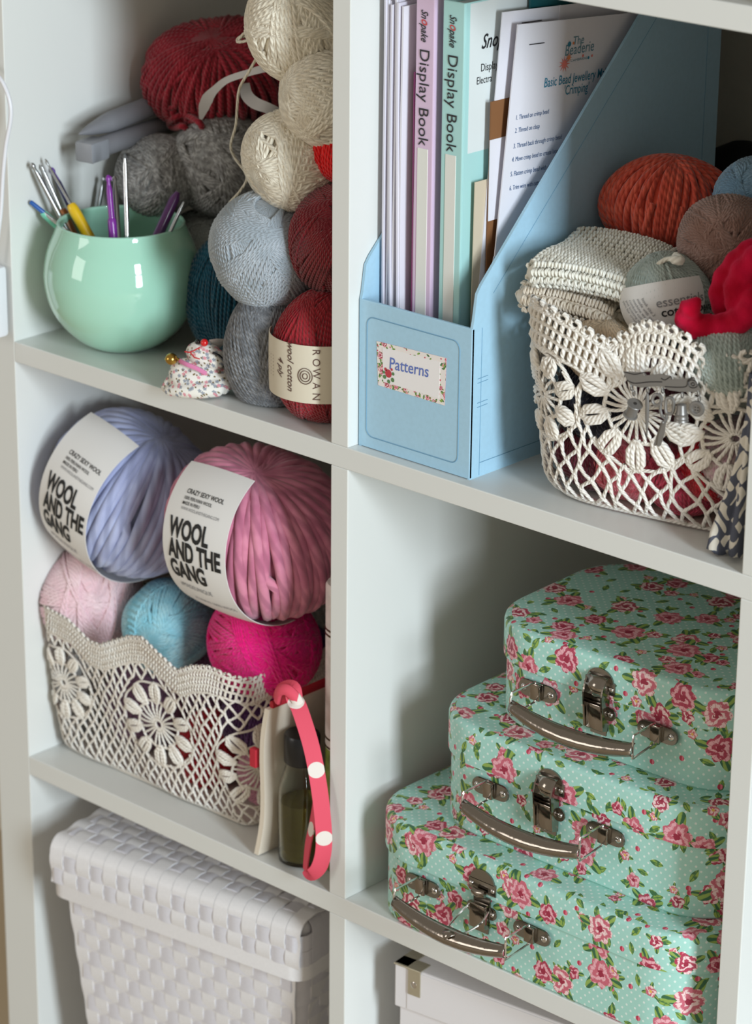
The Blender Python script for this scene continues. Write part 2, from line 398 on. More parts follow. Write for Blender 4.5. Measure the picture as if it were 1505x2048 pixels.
def suitcase(label, x0, x1, y0, y1, z0, z1, lid, ang, hx, lx, openl, off):
    cx, cy = (x0 + x1) / 2, y0
    R3 = rotz(math.radians(ang)); A = M4(R3, np.array([cx, cy, 0]) - R3 @ np.array([cx, cy, 0]))
    st = thing('suitcase', label, 'suitcase', (cx, (y0 + y1) / 2, z0), 'floral suitcases')
    def put(mb, name, mat, par=st, **k):
        mb.V = [v @ A[:3, :3].T + A[:3, 3] for v in mb.V]; return mb.build(name, mat, par, **k)
    P = np.roll(rrect(x0 + .0024, x1 - .0024, y0 + .0024, y1 - .0024, .047), -22, 0)
    mb = MB(); loft(mb, P, [(.002, z0), (0, z0 + .002), (0, z1 - lid + .006)], off=off); put(mb, 'case_body', turq)
    P2 = np.roll(rrect(x0, x1, y0, y1, .0495), -22, 0)
    mb = MB(); loft(mb, P2, [(.0012, z1 - lid), (0, z1 - lid + .0006), (0, z1 - .0045), (.0008, z1 - .0022), (.0025, z1 - .0007), (.0050, z1)], off=off + .31); put(mb, 'lid', turq)
    # handle held out in front by two wire loops
    zl = z1 - lid; zb = zl - .011; yf = y0
    h = thing('handle', None, None)if False else None
    out = .030; hw = .0515
    t = np.linspace(-1, 1, 25); mb = MB()
    yc = yf - out - .004 * (1 - t ** 2); zc = zb - .003 - .006 * (1 - t ** 2)
    ww = .0050 + .0022 * (1 - t ** 2)
    V = []; K = 9
    for i in range(25):
        for a in np.linspace(-2.5, 2.5, K): V.append((hx + t[i] * hw, yc[i] - ww[i] * .62 * math.cos(a), zc[i] + ww[i] * math.sin(a * .62)))
    V = np.array(V); F = [[i * K + j, (i + 1) * K + j, (i + 1) * K + j + 1, i * K + j + 1] for i in range(24) for j in range(K - 1)]
    mb.add(V, F)
    grip = put(mb, 'handle', steel, sharp=60)
    sol = grip.modifiers.new('thick', 'SOLIDIFY'); sol.thickness = .0007
    for sgn in (-1, 1):
        bx = hx + sgn * .0505; 
        mb = MB(); W_ = .0075
        # stadium plate lying flat on the front, bridge in its middle
        st2 = [(math.cos(a) * .0062 + (.0105 if k == 0 else -.0105), math.sin(a) * .0062) for k, rg in ((0, np.linspace(-1.57, 1.57, 9)), (1, np.linspace(1.57, 4.71, 9))) for a in rg]
        v = [(bx + p, yf - .0002, zb + q) for p, q in st2] + [(bx + p * .97, yf - .0014, zb + q * .95) for p, q in st2]; n = len(st2)
        mb.add(v, [[i, i + n, (i + 1) % n + n, (i + 1) % n] for i in range(n)] + [[i + n for i in range(n)]])
        bb = put(mb, 'handle_bracket', steel_d, sharp=30)
        mb = MB().box((bx - .0042, yf - .0046, zb - .0062), (bx + .0042, yf - .0008, zb + .0062), .0009); put(mb, 'bridge', steel, bb)
        for q in (-1, 1):
            mb = MB().ell((bx + q * .0115, yf - .0014, zb), (.0026, .0013, .0026), 12, 6); put(mb, 'rivet', wire_m, bb)
        e = hx + sgn * hw
        mb = MB(); pts = [(bx - .0008, yf - .0032, zb + .0075), (e - sgn * .0005, yf - out + .001, zb + .0078), (e, yf - out, zb + .004), (e, yf - out, zb - .0085), (e - sgn * .0005, yf - out + .002, zb - .0092), (bx - .0008, yf - .0032, zb - .0078)]
        P_ = []
        for i in range(len(pts)): 
            a = np.array(pts[i]); b_ = np.array(pts[(i + 1) % len(pts)])
            for q in np.linspace(0, 1, 5)[:-1]: P_.append(a + (b_ - a) * q)
        mb.tube(P_, .00085, 6, closed=True); put(mb, 'wire_loop', wire_m)
    # draw latch
    zc0 = zl + .001
    cl = MB().box((lx - .0125, yf - .0012, zc0 + .003), (lx + .0125, yf + .0002, zc0 + .0125), .0005)
    hd = [(lx + .011 * math.cos(a), zc0 + .0115 + .009 * math.sin(a)) for a in np.linspace(0, math.pi, 13)]
    v = [(p, yf - .0012, q) for p, q in hd] + [(p, yf + .0002, q) for p, q in hd]; n = 13
    cl.add(v, [list(range(n))[::-1]] + [[i, i + 1, i + 1 + n, i + n] for i in range(n - 1)])
    clo = put(cl, 'latch_catch', steel_d, sharp=30)
    for q in (-1, 1): put(MB().ell((lx + q * .0098, yf - .0014, zc0 + .0075), (.0019, .0012, .0019), 10, 6), 'rivet', wire_m, clo)
    hk = MB(); hk.tube([(lx - .0055, yf - .0042, zc0 + .0045), (lx, yf - .0052, zc0 + .0038), (lx + .0055, yf - .0042, zc0 + .0045)], [.0026, .0034, .0026], 10, flat=.8); put(hk, 'hook', steel, clo)
    lp = MB(); P0 = [(-.0075, .0005), (.0075, .0005), (.0075, -.015), (.0065, -.028), (-.0065, -.028), (-.0075, -.015)]
    v = [(lx + p, yf - .001, zc0 + q) for p, q in P0] + [(lx + p, yf + .0001, zc0 + q) for p, q in P0]; n = 6
    lp.add(v, [list(range(n))] + [[(i + 1) % n, i, i + n, (i + 1) % n + n] for i in range(n)])
    for q in (-1, 1): lp.add(*(lambda e_: (np.array(e_[0]) , e_[1]))(disc((lx + q * .0088, yf - .0011, zc0 - .011), .0048)))
    lpo = put(lp, 'latch_plate', steel_d, sharp=30)
    for q in (-1, 1): put(MB().ell((lx + q * .0098, yf - .0014, zc0 - .011), (.0019, .0012, .0019), 10, 6), 'rivet', wire_m, lpo)
    lv = MB().box((lx - .0072, yf - .0062, zc0 - .0235), (lx + .0072, yf - .0010, zc0 - .0045), .0010)
    put(lv, 'latch_lever', steel, lpo, sharp=30)
    if openl:   # loop swung down and out
        P_ = catmull([(lx - .0085, yf - .0035, zc0 - .008), (lx - .010, yf - .014, zc0 - .013), (lx - .006, yf - .031, zc0 - .0165), (lx, yf - .036, zc0 - .018), (lx + .006, yf - .031, zc0 - .0165), (lx + .010, yf - .014, zc0 - .013), (lx + .0085, yf - .0035, zc0 - .008)], 5)
        lo = put(MB().tube(P_, .0008, 6), 'latch_loop', wire_m)
        mb = MB(); mb.add([(lx - .0055, yf - .029, zc0 - .0155), (lx + .0055, yf - .029, zc0 - .0155), (lx + .0045, yf - .037, zc0 - .0160), (lx - .0045, yf - .037, zc0 - .0160), (lx, yf - .0405, zc0 - .0185)], [[0, 1, 2, 3], [3, 2, 4]])
        o = put(mb, 'finger_tab', steel, lo); o.modifiers.new('t', 'SOLIDIFY').thickness = .0012
    else:       # closed: arched cover plates either side of a slot
        for q in (-1, 1):
            pr = [(-.0005, -.024), (-.0072, -.022), (-.0088, -.006), (-.0098, .004), (-.0080, .011), (-.0045, .0155), (-.0005, .0165)]
            n = len(pr); xa = lx + q * .0082; xb = lx + q * .0068
            v = [(xa, yf + p, zc0 + z) for p, z in pr] + [(xb, yf + p, zc0 + z) for p, z in pr]
            f = [list(range(n)), [i + n for i in range(n)][::-1]] + [[i, (i + 1) % n, (i + 1) % n + n, i + n] for i in range(n)]
            put(MB().add(v, f), 'latch_cheek', steel, smooth=False)
        v = []; pr = [(-.0092, .004), (-.0082, .0105), (-.0048, .0152), (-.0010, .0165)]
        for p, z in pr: v += [(lx - .0082, yf + p, zc0 + z), (lx + .0082 * (1 - .0), yf + p, zc0 + z)]
        o = put(MB().add(v, [[2 * i, 2 * i + 1, 2 * i + 3, 2 * i + 2] for i in range(3)]), 'latch_hood', steel, sharp=60); o.modifiers.new('t', 'SOLIDIFY').thickness = .0006
    return st
def disc(c, r, n=16, t=.0011):
    v = [(c[0] + r * math.cos(a), c[1], c[2] + r * math.sin(a)) for a in np.arange(n) * 2 * math.pi / n]
    v2 = [(p[0], p[1] + t, p[2]) for p in v]
    return v + v2, [list(range(n))] + [[(i + 1) % n, i, i + n, (i + 1) % n + n] for i in range(n)]
S3, S2, S1 = Z2 + .0815, Z2 + .1655, Z2 + .240
suitcase('largest turquoise rose-print suitcase at the bottom of the stack, with its latch loop hanging open', .030, .338, -.0025, .225, Z2, S3, .029, 0.0, .145, .150, True, 0)
suitcase('medium turquoise rose-print suitcase in the middle of the stack of three', .071, .334, .0195, .215, S3, S2, .030, 0.8, .188, .190, False, .113)
suitcase('smallest turquoise rose-print suitcase on top of the stack of three', .104, .328, .041, .205, S2, S1, .029, 2.0, .211, .213, False, .29)

# ------------------------------------------------------------------ woven basket (bottom left)
weave = plain('white_woven_strap', rgb(230, 227, 228), .42, ns=500, bs=.05, bd=.0003, var=.02)
weave_b = plain('white_woven_strap_across', rgb(215, 212, 218), .45, ns=500, bs=.05, bd=.0003, var=.02)
bx, by = -.29, -.018; BW, BD = .248, .262; zt = -.402; LH = .050
Rb = rotz(math.radians(8.0)); Ab = M4(Rb, (bx, by, 0))
bk = thing('woven_basket', 'white woven strap storage basket with a fitted lid under the lower left shelf', 'basket', (bx + BW / 2, by + BD / 2, ZB))
def bput(mb, name, mat, par, **k):
    mb.V = [v @ Ab[:3, :3].T + Ab[:3, 3] for v in mb.V]; return mb.build(name, mat, par, **k)
bbot = ZB + .001
mb = MB(); Pc = rrect(.012, BW - .012, .012, BD - .012, .018, 5)
loft(mb, Pc, [(.024, bbot), (.003, zt - LH - .002)]); body = bput(mb, 'basket_body', plain('basket_core', rgb(216, 213, 216), .7), bk)
mb = MB(); Pl = rrect(.0008, BW - .0006, .0008, BD - .0025, .012, 5)
loft(mb, Pl, [(0, zt - LH), (0, zt - .012), (.0012, zt - .0065), (.0035, zt - .0028), (.007, zt - .0014)]); lidb = bput(mb, 'lid', plain('basket_core', rgb(216, 213, 216), .7), bk)
def ribbon(path, nrm, width, wdir, th=.0009):
    """flat strap following path, thickness along nrm, width along wdir"""
    P = np.array(path, float); n = np.array(nrm, float); wd = np.array(wdir, float); N = len(P)
    V = np.concatenate([P - wd * width / 2 + n * th, P + wd * width / 2 + n * th, P + wd * width / 2, P - wd * width / 2])
    F = [];
    for i in range(N - 1):
        for a, b_ in ((0, 1), (1, 2), (2, 3), (3, 0)): F.append([a * N + i, a * N + i + 1, b_ * N + i + 1, b_ * N + i])
    F += [[0, N, 2 * N, 3 * N], [N - 1, 4 * N - 1, 3 * N - 1, 2 * N - 1]]
    return V, F
SW = .0135; SH = .0135
nx = int(BW / SW); nyd = int(BD / SW)
# lid: straps running over the top and down the front; straps across
rowsL = 3
UA = [.0011]
def und(s, ph): return UA[0] * math.cos(math.pi * s + ph * math.pi)
for i in range(nx):
    xc = (i + .5) * BW / nx; path = []; nr = []
    s_ = 0
    # up the front face
    for q in np.linspace(0, 1, 13):
        z = zt - LH + .012 + q * (LH - .012 - .012); path.append((xc, -.0012 - und((z - zt + LH - .012) / SH + .5, i), z)); nr.append((0, -1, 0))
    for a in np.linspace(15, 75, 5): path.append((xc, .011 - .0125 * math.cos(math.radians(a)), zt - .012 + .0125 * math.sin(math.radians(a)))); nr.append((0, -math.cos(math.radians(a)), math.sin(math.radians(a))))
    for y in np.linspace(.013, BD - .012, 60): path.append((xc, y, zt + und((y - .012) / SW + .5, i))); nr.append((0, 0, 1))
    V, F = ribbon(path, nr, BW / nx * .97, (1, 0, 0)); bput(MB().add(V, F), 'strap', weave, lidb, sharp=60)
for k in range(2):   # across the lid front
    zc = zt - LH + .012 + (k + .5) * SH
    path = []; nr = []
    for x in np.linspace(.004, BW - .004, nx * 4 + 1): path.append((x, -.0010 + und(x / (BW / nx) + .5, k + 1) * -1, zc)); nr.append((0, -1, 0))
    for y in np.linspace(.006, BD - .01, nyd * 4): path.append((BW + .0008, y, zc)); nr.append((1, 0, 0))
    V, F = ribbon(path, nr, SH * .97, (0, 0, 1)); bput(MB().add(V, F), 'strap', weave_b, lidb, sharp=60)
for k in range(nyd):
    yc = .012 + (k + .5) * SW
    if yc > BD - .01: break
    path = [(x, yc, zt - .0002 - und(x / (BW / nx) + .5, k)) for x in np.linspace(.008, BW - .008, nx * 4 + 1)]
    path = path + [(BW - .008 + .009 * math.sin(math.radians(a)), yc, zt - .009 + .009 * math.cos(math.radians(a))) for a in (20, 45, 70, 90)] + [(BW + .001, yc, z) for z in np.linspace(zt - .012, zt - LH + .01, 5)]
    nr = [(0, 0, 1)] * (nx * 4 + 1) + [(math.sin(math.radians(a)), 0, math.cos(math.radians(a))) for a in (20, 45, 70, 90)] + [(1, 0, 0)] * 5
    V, F = ribbon(path, nr, SW * .97, (0, 1, 0)); bput(MB().add(V, F), 'strap', weave_b, lidb, sharp=60)
mb = MB(); Pr = rrect(-.0022, BW + .0022, -.0022, BD, .014, 5); loft(mb, Pr, [(.003, zt - LH - .0002), (0, zt - LH), (0, zt - LH + .0125), (.003, zt - LH + .0127)]); bput(mb, 'rim_band', weave, lidb)
# body: tapering verticals and level straps, three sides in view
UA[0] = .00055
zb0 = zt - LH - .002; HB = zb0 - bbot; nr_ = int(HB / .0150)
def inset(z): return .0085 + .022 * (zb0 - z) / HB
for i in range(nx - 1):
    x0 = .009 + (i + .5) * (BW - .020) / (nx - 1)
    path = []; nr = []
    for z in np.linspace(zb0, bbot, nr_ * 3 + 1):
        k = (zb0 - z) / HB; xx = BW / 2 + (x0 - BW / 2) * (1 - .16 * k)
        path.append((xx, inset(z) - .0006 - und((zb0 - z) / .0150 + .5, i), z)); nr.append((0, -1, 0))
    V, F = ribbon(path, nr, (BW - .020) / (nx - 1) * .95, (1, 0, 0)); bput(MB().add(V, F), 'strap', weave, body, sharp=60)
for i in range(nyd - 2):
    y0 = .024 + (i + .5) * (BD - .04) / (nyd - 2)
    path = [(BW - inset(z) + .0008 + und((zb0 - z) / .0150 + .5, i), y0, z) for z in np.linspace(zb0, bbot, nr_ * 3 + 1)]
    V, F = ribbon(path, [(1, 0, 0)] * len(path), .0125, (0, 1, 0)); bput(MB().add(V, F), 'strap', weave, body, sharp=60)
for k in range(nr_):
    zc = zb0 - (k + .5) * .0150; ii = inset(zc); w_ = (BW - .020) / (nx - 1) * (1 - .16 * (k + .5) / nr_)
    path = []; nr = []
    for x in np.linspace(.010 + ii * .6, BW - .010 - ii * .6, (nx - 1) * 4 + 1): path.append((x, ii - .0006 + und((x - BW / 2) / w_ + (0 if (nx - 1) % 2 else .5), k + (nx // 2)), zc)); nr.append((0, -1, 0))
    for a in (20, 45, 70): path.append((BW - ii - .014 + .0148 * math.sin(math.radians(a)), ii + .014 - .0148 * math.cos(math.radians(a)), zc)); nr.append((math.sin(math.radians(a)), -math.cos(math.radians(a)), 0))
    for y in np.linspace(ii + .016, BD - .02, nyd * 3): path.append((BW - ii + .0006 - und((y - .024) / .0150, k), y, zc)); nr.append((1, 0, 0))
    V, F = ribbon(path, nr, .0145, (0, 0, 1)); bput(MB().add(V, F), 'strap', weave_b, body, sharp=60)

# ------------------------------------------------------------------ white card box with metal corners (bottom right)
card = plain('white_card', rgb(226, 222, 224), .6, ns=700, bs=.05)
Rw = rotz(math.radians(6.7)); Aw = M4(Rw, (.0473, .0207, 0))
wb = thing('storage_box', 'white lidded card storage box with metal corners below the floral suitcases', 'box', (.17, .17, ZB))
def wput(mb, name, mat, par, **k):
    mb.V = [v @ Aw[:3, :3].T + Aw[:3, 3] for v in mb.V]; return mb.build(name, mat, par, **k)
zw = -.400; WW, WD = .262, .25
wput(MB().box((.003, .003, ZB + .0005), (WW - .003, WD - .003, zw - .004), .0008), 'box_body', card, wb, smooth=False)
ld = wput(MB().box((0, 0, zw - .036), (WW, WD, zw), .0012), 'lid', card, wb, smooth=False)
wput(MB().box((.0115, -.0006, zw - .0345), (WW - .0115, .0006, zw - .0015), .0004), 'lid_flap', card, ld, smooth=False)
brass = plain('corner_metal', rgb(196, 188, 168), .45, .8)
for cx_, sx_ in ((0, 1), (WW, -1)):
    c = MB().box((min(cx_, cx_ + sx_ * .024), -.0014, zw - .0005), (max(cx_, cx_ + sx_ * .024), .012, zw + .0008), .0003)
    c.box((min(cx_, cx_ + sx_ * .012), .0, zw - .0005), (max(cx_, cx_ + sx_ * .012), .045, zw + .0008), .0003)
    c.box((min(cx_ + sx_ * .013, cx_ + sx_ * .024), -.0016, zw - .021), (max(cx_ + sx_ * .013, cx_ + sx_ * .024), -.0004, zw + .0006), .0003)
    co = wput(c, 'metal_corner', brass, ld, smooth=False)
    wput(MB().lathe([(0.0, .0004), (.0014, .0006), (.0026, .0), (.0026, -.0004)], 16, M4(frame((0, -1, 0)), (cx_ + sx_ * .0185, -.0018, zw - .012))), 'eyelet', wire_m, co)

# ------------------------------------------------------------------ blue magazine file and what stands in it
blue = plain('powder_blue_card', rgb(168, 206, 228), .42, ns=300, bs=.08, bd=.0004, var=.02)
FX0, FX1, FY0, FY1 = T + .0008, .1190, .0100, .271
mf = thing('magazine_file', 'powder blue card magazine file with a rose-bordered label, standing against the middle divider', 'magazine file', ((FX0 + FX1) / 2, .14, 0))
th = .0022
prof = [(FY0, .0), (FY0, .1060), (FY0 + .0012, .1110), (.0140, .1290), (.0180, .1345), (.1790, .2925), (.1850, .2960), (.195, .2975), (FY1, .2975), (FY1, 0)]
def side(x0, name):
    n = len(prof); v = [(x0, y, z) for y, z in prof] + [(x0 + th, y, z) for y, z in prof]
    return MB().add(v, [list(range(n))] + [[i + n for i in range(n)][::-1]] + [[i, i + n, (i + 1) % n + n, (i + 1) % n] for i in range(n)]).build(name, blue, mf, smooth=False)
side(FX0, 'side_panel'); sp = side(FX1 - th, 'side_panel')
fp = MB().box((FX0, FY0 - .0005, .0005), (FX1, FY0 + th, .1060), .0006).build('front_panel', blue, mf, smooth=False)
MB().box((FX0 + th, FY1 - th, .0005), (FX1 - th, FY1, .2970), .0003).build('back_panel', blue, mf, smooth=False)
MB().box((FX0 + th, FY0 + th, .0005), (FX1 - th, FY1 - th, .0025)).build('floor_panel', blue, mf, smooth=False)
# pressed border on the front, seams on the side
groove = plain('pressed_crease', rgb(116, 160, 188), .5)
P = rrect(FX0 + .0075, FX1 - .0105, 0, .086, .006, 6)
MB().tube([(x, FY0 - .0005, z + .009) for x, z in P], .00045, 5, closed=True).build('pressed_border', groove, fp)
sm_ = MB()
for y in (FY0 + .0095,): sm_.tube([(FX1 + .0001, y, .0012), (FX1 + .0001, y, .105)], .0003, 4)
sm_.tube([(FX1 + .0001, FY0 + .0095, .010), (FX1 + .0001, FY1 - .002, .010)], .0003, 4)
sm_.tube([(FX1 + .0001, .255, .010), (FX1 + .0001, .255, .29)], .0003, 4)
sm_.tube([(FX1 + .0001, .0300, .1265), (FX1 + .0001, .205, .2960)], .0003, 4)
for z in (.050, .053, .067, .070): sm_.tube([(FX1 + .0001, FY0 + .006, z), (FX1 + .0001, FY0 + .0165, z + .0003)], .00025, 4)
sm_.build('pressed_seams', groove, sp)
# label
lx0, lz0 = hit(754, 682, 1, FY0)[0], None
A_ = hit(754, 682, 1, FY0 - .0006); B_ = hit(894, 716, 1, FY0 - .0006); C_ = hit(890, 811, 1, FY0 - .0006); D_ = hit(757, 770, 1, FY0 - .0006)
def bil(u, v): return A_ * (1 - u) * (1 - v) + B_ * u * (1 - v) + C_ * u * v + D_ * (1 - u) * v     # u right, v down
def lay(name, mat, u0, v0, u1, v1, lift, par, tris=None):
    q = [bil(u0, v0), bil(u1, v0), bil(u1, v1), bil(u0, v1)]; q = [p - np.array([0, lift, 0]) for p in q]; b2 = [p + np.array([0, .0002, 0]) for p in q]
    return MB().add(q + b2, [[3, 2, 1, 0], [0, 1, 5, 4], [1, 2, 6, 5], [2, 3, 7, 6], [3, 0, 4, 7]], [(0, .025), (.05, .025), (.05, 0), (0, 0)][::-1] + [(0, 0)] * 16).build(name, mat, par, smooth=False)
rosey = floral('rose_border_print', rgb(238, 228, 224), .30)
paper_w = plain('label_paper', rgb(238, 234, 234), .6)
lab = lay('label', rosey, 0, 0, 1, 1, .0002, fp); 
lay('label_panel', paper_w, .085, .115, .915, .885, .0004, lab)
def ontext(s, size, o, ex, ez, mat, name, par, bold=0, shear=0, sx=1, lift=.0003, nrm=None):
    v, f = text2d(s, size, bold, shear, sx); ex = np.array(ex, float); ez = np.array(ez, float)
    nrm = np.cross(ex, ez) if nrm is None else np.array(nrm, float); nrm /= np.linalg.norm(nrm)
    V = np.array(o) + v[:, :1] * ex + v[:, 1:2] * ez + nrm * lift
    return MB().add(V, f).build(name, mat, par, smooth=False)
pen = plain('blue_pen_ink', rgb(96, 118, 190), .6)
ex = (B_ - A_) / np.linalg.norm(B_ - A_); ez = (A_ - D_) / np.linalg.norm(A_ - D_); ex2 = ex + ez * .02
ontext('Patterns', .0118, bil(.47, .52), ex2, ez, pen, 'handwriting', lab, bold=.006, shear=.12, sx=.92, lift=.0006, nrm=(0, -1, 0))
rosem = plain('printed_rose_red', rgb(190, 58, 70), .6); leafm = plain('printed_leaf_green', rgb(92, 132, 84), .6)
pr = lambda u, v, r: [(bil(u, v) + np.array([r * math.cos(a) * 1.0, -.0007, r * math.sin(a)])) for a in np.arange(10) * .6283]
rs = MB()
for u, v, r in ((.17, .66, .0030), (.13, .58, .0012), (.22, .55, .0010)): rs.add(pr(u, v, r), [list(range(10))[::-1]])
rs.build('printed_rose', rosem, lab, smooth=False)
rs = MB()
for u, v, r in ((.11, .76, .0015), (.23, .78, .0016), (.24, .64, .0012), (.17, .84, .0014), (.10, .66, .0011)): rs.add([p - np.array([0, -.0001, 0]) for p in pr(u, v, r)], [list(range(10))[::-1]])
rs.build('printed_leaves', leafm, lab, smooth=False)
# display books
ink = plain('black_ink', rgb(34, 34, 38), .5); redink = plain('red_ink', rgb(200, 60, 60), .5); inset_m = plain('spine_insert', rgb(226, 226, 220), .5)
def displaybook(label, x0, x1, y, d, ztop, cover, spine, grey):
    bk_ = thing('display_book', label, 'folder', ((x0 + x1) / 2, y + d / 2, .0030), 'display books in the file')
    MB().box((x0, y, .0030), (x0 + .0014, y + d, ztop), .0004).build('cover', cover, bk_, smooth=False)
    MB().box((x1 - .0014, y, .0030), (x1, y + d, ztop), .0004).build('cover', cover, bk_, smooth=False)
    s_ = MB().box((x0 + .0002, y - .0012, .0030), (x1 - .0002, y + .0008, ztop), .0008).build('spine', spine, bk_, smooth=False)
    MB().box((x0 + .0018, y + .002, .0040), (x1 - .0018, y + d - .004, ztop - .003)).build('pockets', plain('clear_pockets', rgb(214, 216, 220), .4), bk_, smooth=False)
    xm = (x0 + x1) / 2
    MB().box((xm - .0050, y - .0016, .02), (xm + .0042, y - .0010, .2135), .0002).build('spine_insert', inset_m, s_, smooth=False)
    o = np.array([xm - .0002, y - .0012, .252])
    ontext('Display Book', .0124, (xm - .0040, y - .0013, .2480), (0, 0, -1), (1, 0, 0), grey, 'spine_title', s_, sx=.98, lift=.0004, nrm=(0, -1, 0))
    ontext('Sn', .0084, (xm - .0030, y - .0013, .3035), (0, 0, -1), (1, 0, 0), ink, 'maker_name', s_, bold=.012, shear=.4, sx=.72, lift=.0004, nrm=(0, -1, 0))
    ontext('o', .0105, (xm - .0028, y - .0013, .2985), (0, 0, -1), (1, 0, 0), redink, 'maker_name', s_, bold=.008, shear=.4, sx=.7, lift=.0004, nrm=(0, -1, 0))
    ontext('pake', .0084, (xm - .0030, y - .0013, .2910), (0, 0, -1), (1, 0, 0), ink, 'maker_name', s_, bold=.012, shear=.4, sx=.72, lift=.0004, nrm=(0, -1, 0))
    return bk_
pvl = plain('lilac_plastic', rgb(216, 190, 216), .3); pvl2 = plain('lilac_plastic_dark', rgb(168, 120, 166), .3)
pvt = plain('aqua_plastic', rgb(172, 216, 214), .3); pvt2 = plain('aqua_plastic_dark', rgb(80, 170, 164), .3)
displaybook('lilac display book with a white spine insert, standing left of the aqua one', .0480, .0645, .030, .20, .315, pvl, pvl, ink)
b2_ = displaybook('aqua display book with a white spine insert, standing beside the stapled papers', .0715, .0905, .030, .20, .315, pvt, pvt, ink)
# printing on the aqua cover's outer side
fx = .0905
wt = plain('cover_sheet', rgb(222, 228, 228), .4)
cs = MB().box((fx, .034, .215), (fx + .0002, .20, .314)).build('cover_sheet', wt, b2_, smooth=False)
def lt(s, size, y, z, **k):
    v, f = text2d(s, size, k.get('bold', 0), k.get('shear', 0), k.get('sx', 1)); ontext(s, size, (fx, y - v[:, 0].min(), z), (0, 1, 0), (0, 0, 1), ink, k.pop('name', 'cover_title'), cs, lift=.0005, nrm=(1, 0, 0), **k)
lt('Snopake', .0135, .0455, .2830, bold=.012, shear=.4, sx=.8); lt('Display Book', .0075, .0455, .2680, sx=.8); lt('Electra', .0070, .0415, .2600, sx=.8)
# loose sheets on the left: one object per bundle
shw = plain('clear_pocket_white', rgb(222, 218, 230), .35); shp = plain('magenta_card', rgb(150, 60, 120), .5); wp = plain('white_paper', rgb(226, 224, 232), .7)
def sheet(name, label, cat, x, x2, y0, y1, z1, mat, group=None, tilt=0, thick=.0003, z0=.0030, wob=.0, ylean=0.0, par=None):
    n = 10; v = []
    for k in range(n + 1):
        q = k / n; xx = x + (x2 - x) * q + wob * math.sin(q * 5 + x * 900); z = z0 + (z1 - z0) * q
        for y in (y0 + ylean * q, y1 + ylean * q): v += [(xx, y, z - tilt * (y - y0)), (xx + thick, y, z - tilt * (y - y0))]
    f = []
    for k in range(n):
        a = 4 * k; b_ = a + 4
        f += [[a, b_, b_ + 2, a + 2], [a + 1, a + 3, b_ + 3, b_ + 1], [a, a + 1, b_ + 1, b_], [a + 2, b_ + 2, b_ + 3, a + 3]]
    f += [[0, 2, 3, 1], [4 * n, 4 * n + 1, 4 * n + 3, 4 * n + 2]]
    o = MB().add(v, f).build(name, mat, par, smooth=False) if par is not None else MB().add(v, f).build(name, mat, loc=((x + x2) / 2, (y0 + y1) / 2, z0), smooth=False)
    if par is None: tag(o, label, cat, group)
    return o
pk = thing('clear_wallets', 'bundle of clear plastic wallets of paper at the left inside the blue file', 'document wallets', (.028, .13, .003))
for i in range(8):
    sheet('wallet_sheet', None, None, .0240 + i * .0019, .0215 + i * .00215, .026 + .0013 * (i % 3), .235, .312 - .002 * (i % 4), (shw, wp, shw)[i % 3], thick=.0015, wob=.0008, par=pk)
sheet('card_folder', 'magenta card folder pressed between clear wallets and the lilac display book', 'folder', .0415, .0425, .034, .235, .262, shp, thick=.0010, wob=.0004)
sheet('clear_folder', 'pale pink translucent folder right behind the magenta card folder edge', 'folder', .0440, .0452, .033, .235, .3125, plain('pale_pink_plastic', rgb(216, 186, 206), .35), thick=.0008, wob=.0003)
sheet('card_folder', 'pale blue folder between the lilac and the aqua display book', 'folder', .0678, .0684, .040, .235, .300, plain('slate_blue_plastic', rgb(120, 148, 178), .35), thick=.0012)
sheet('teal_notebook', 'dark teal notebook rising behind the aqua display book', 'notebook', .0925, .0930, .090, .235, .331, plain('teal_cover', rgb(20, 92, 100), .5), thick=.0018)
# brown envelope and cards with white band
brn = plain('brown_card', rgb(132, 88, 52), .7)
en = sheet('card_wallet', 'brown and white striped card wallet edge behind the stapled sheets', 'card', .0948, .0968, .0485, .20, .2485, brn, thick=.0010)
MB().box((.0976, .0478, .168), (.0981, .14, .223)).build('white_band', plain('white_paper', rgb(226, 224, 232), .7), en, smooth=False)
sheet('kraft_envelope', 'torn white edged kraft envelope showing below the brown card wallet', 'envelope', .0925, .0945, .037, .19, .196, plain('kraft', rgb(206, 190, 166), .8), thick=.0006)
# stapled sheets
def page(label, TL, tr, bl, thick, name='stapled_sheets'):
    TL = np.array(TL); TR = TL + np.array(tr); BL = TL + np.array(bl); BR = BL + np.array(tr)
    n = np.cross(TR - TL, TL - BL); n /= np.linalg.norm(n)
    q = [TL, TR, BR, BL]; v = q + [p - n * thick for p in q]
    o = MB().add(v, [[3, 2, 1, 0], [4, 5, 6, 7], [0, 1, 5, 4], [1, 2, 6, 5], [2, 3, 7, 6], [3, 0, 4, 7]]).build(name, plain('white_paper', rgb(226, 224, 232), .7), loc=(BL + BR) / 2, smooth=False)
    tag(o, label, 'papers', 'stapled sheets in the file'); return o, TL, np.array(tr) / np.linalg.norm(tr), (TL - BL) / np.linalg.norm(TL - BL), n
p2, TL2, ex_, ez_, n_ = page('plain stapled paper sheets standing just behind the printed crimping sheet', (.0985, .057, .3065), (.002, .2045, -.012), (-.006, -.021, -.287), .0008)
stm = plain('staple_wire', rgb(90, 90, 96), .3, 1.0)
def staple(par, TL, ex_, ez_, n_, dx, dz, L):
    a = TL + ex_ * dx - ez_ * dz + n_ * .0005; MB().tube([a, a + ex_ * L + ez_ * .0002], .00032, 5).build('staple', stm, par)
staple(p2, TL2, ex_, ez_, n_, .020, .0085, .020)
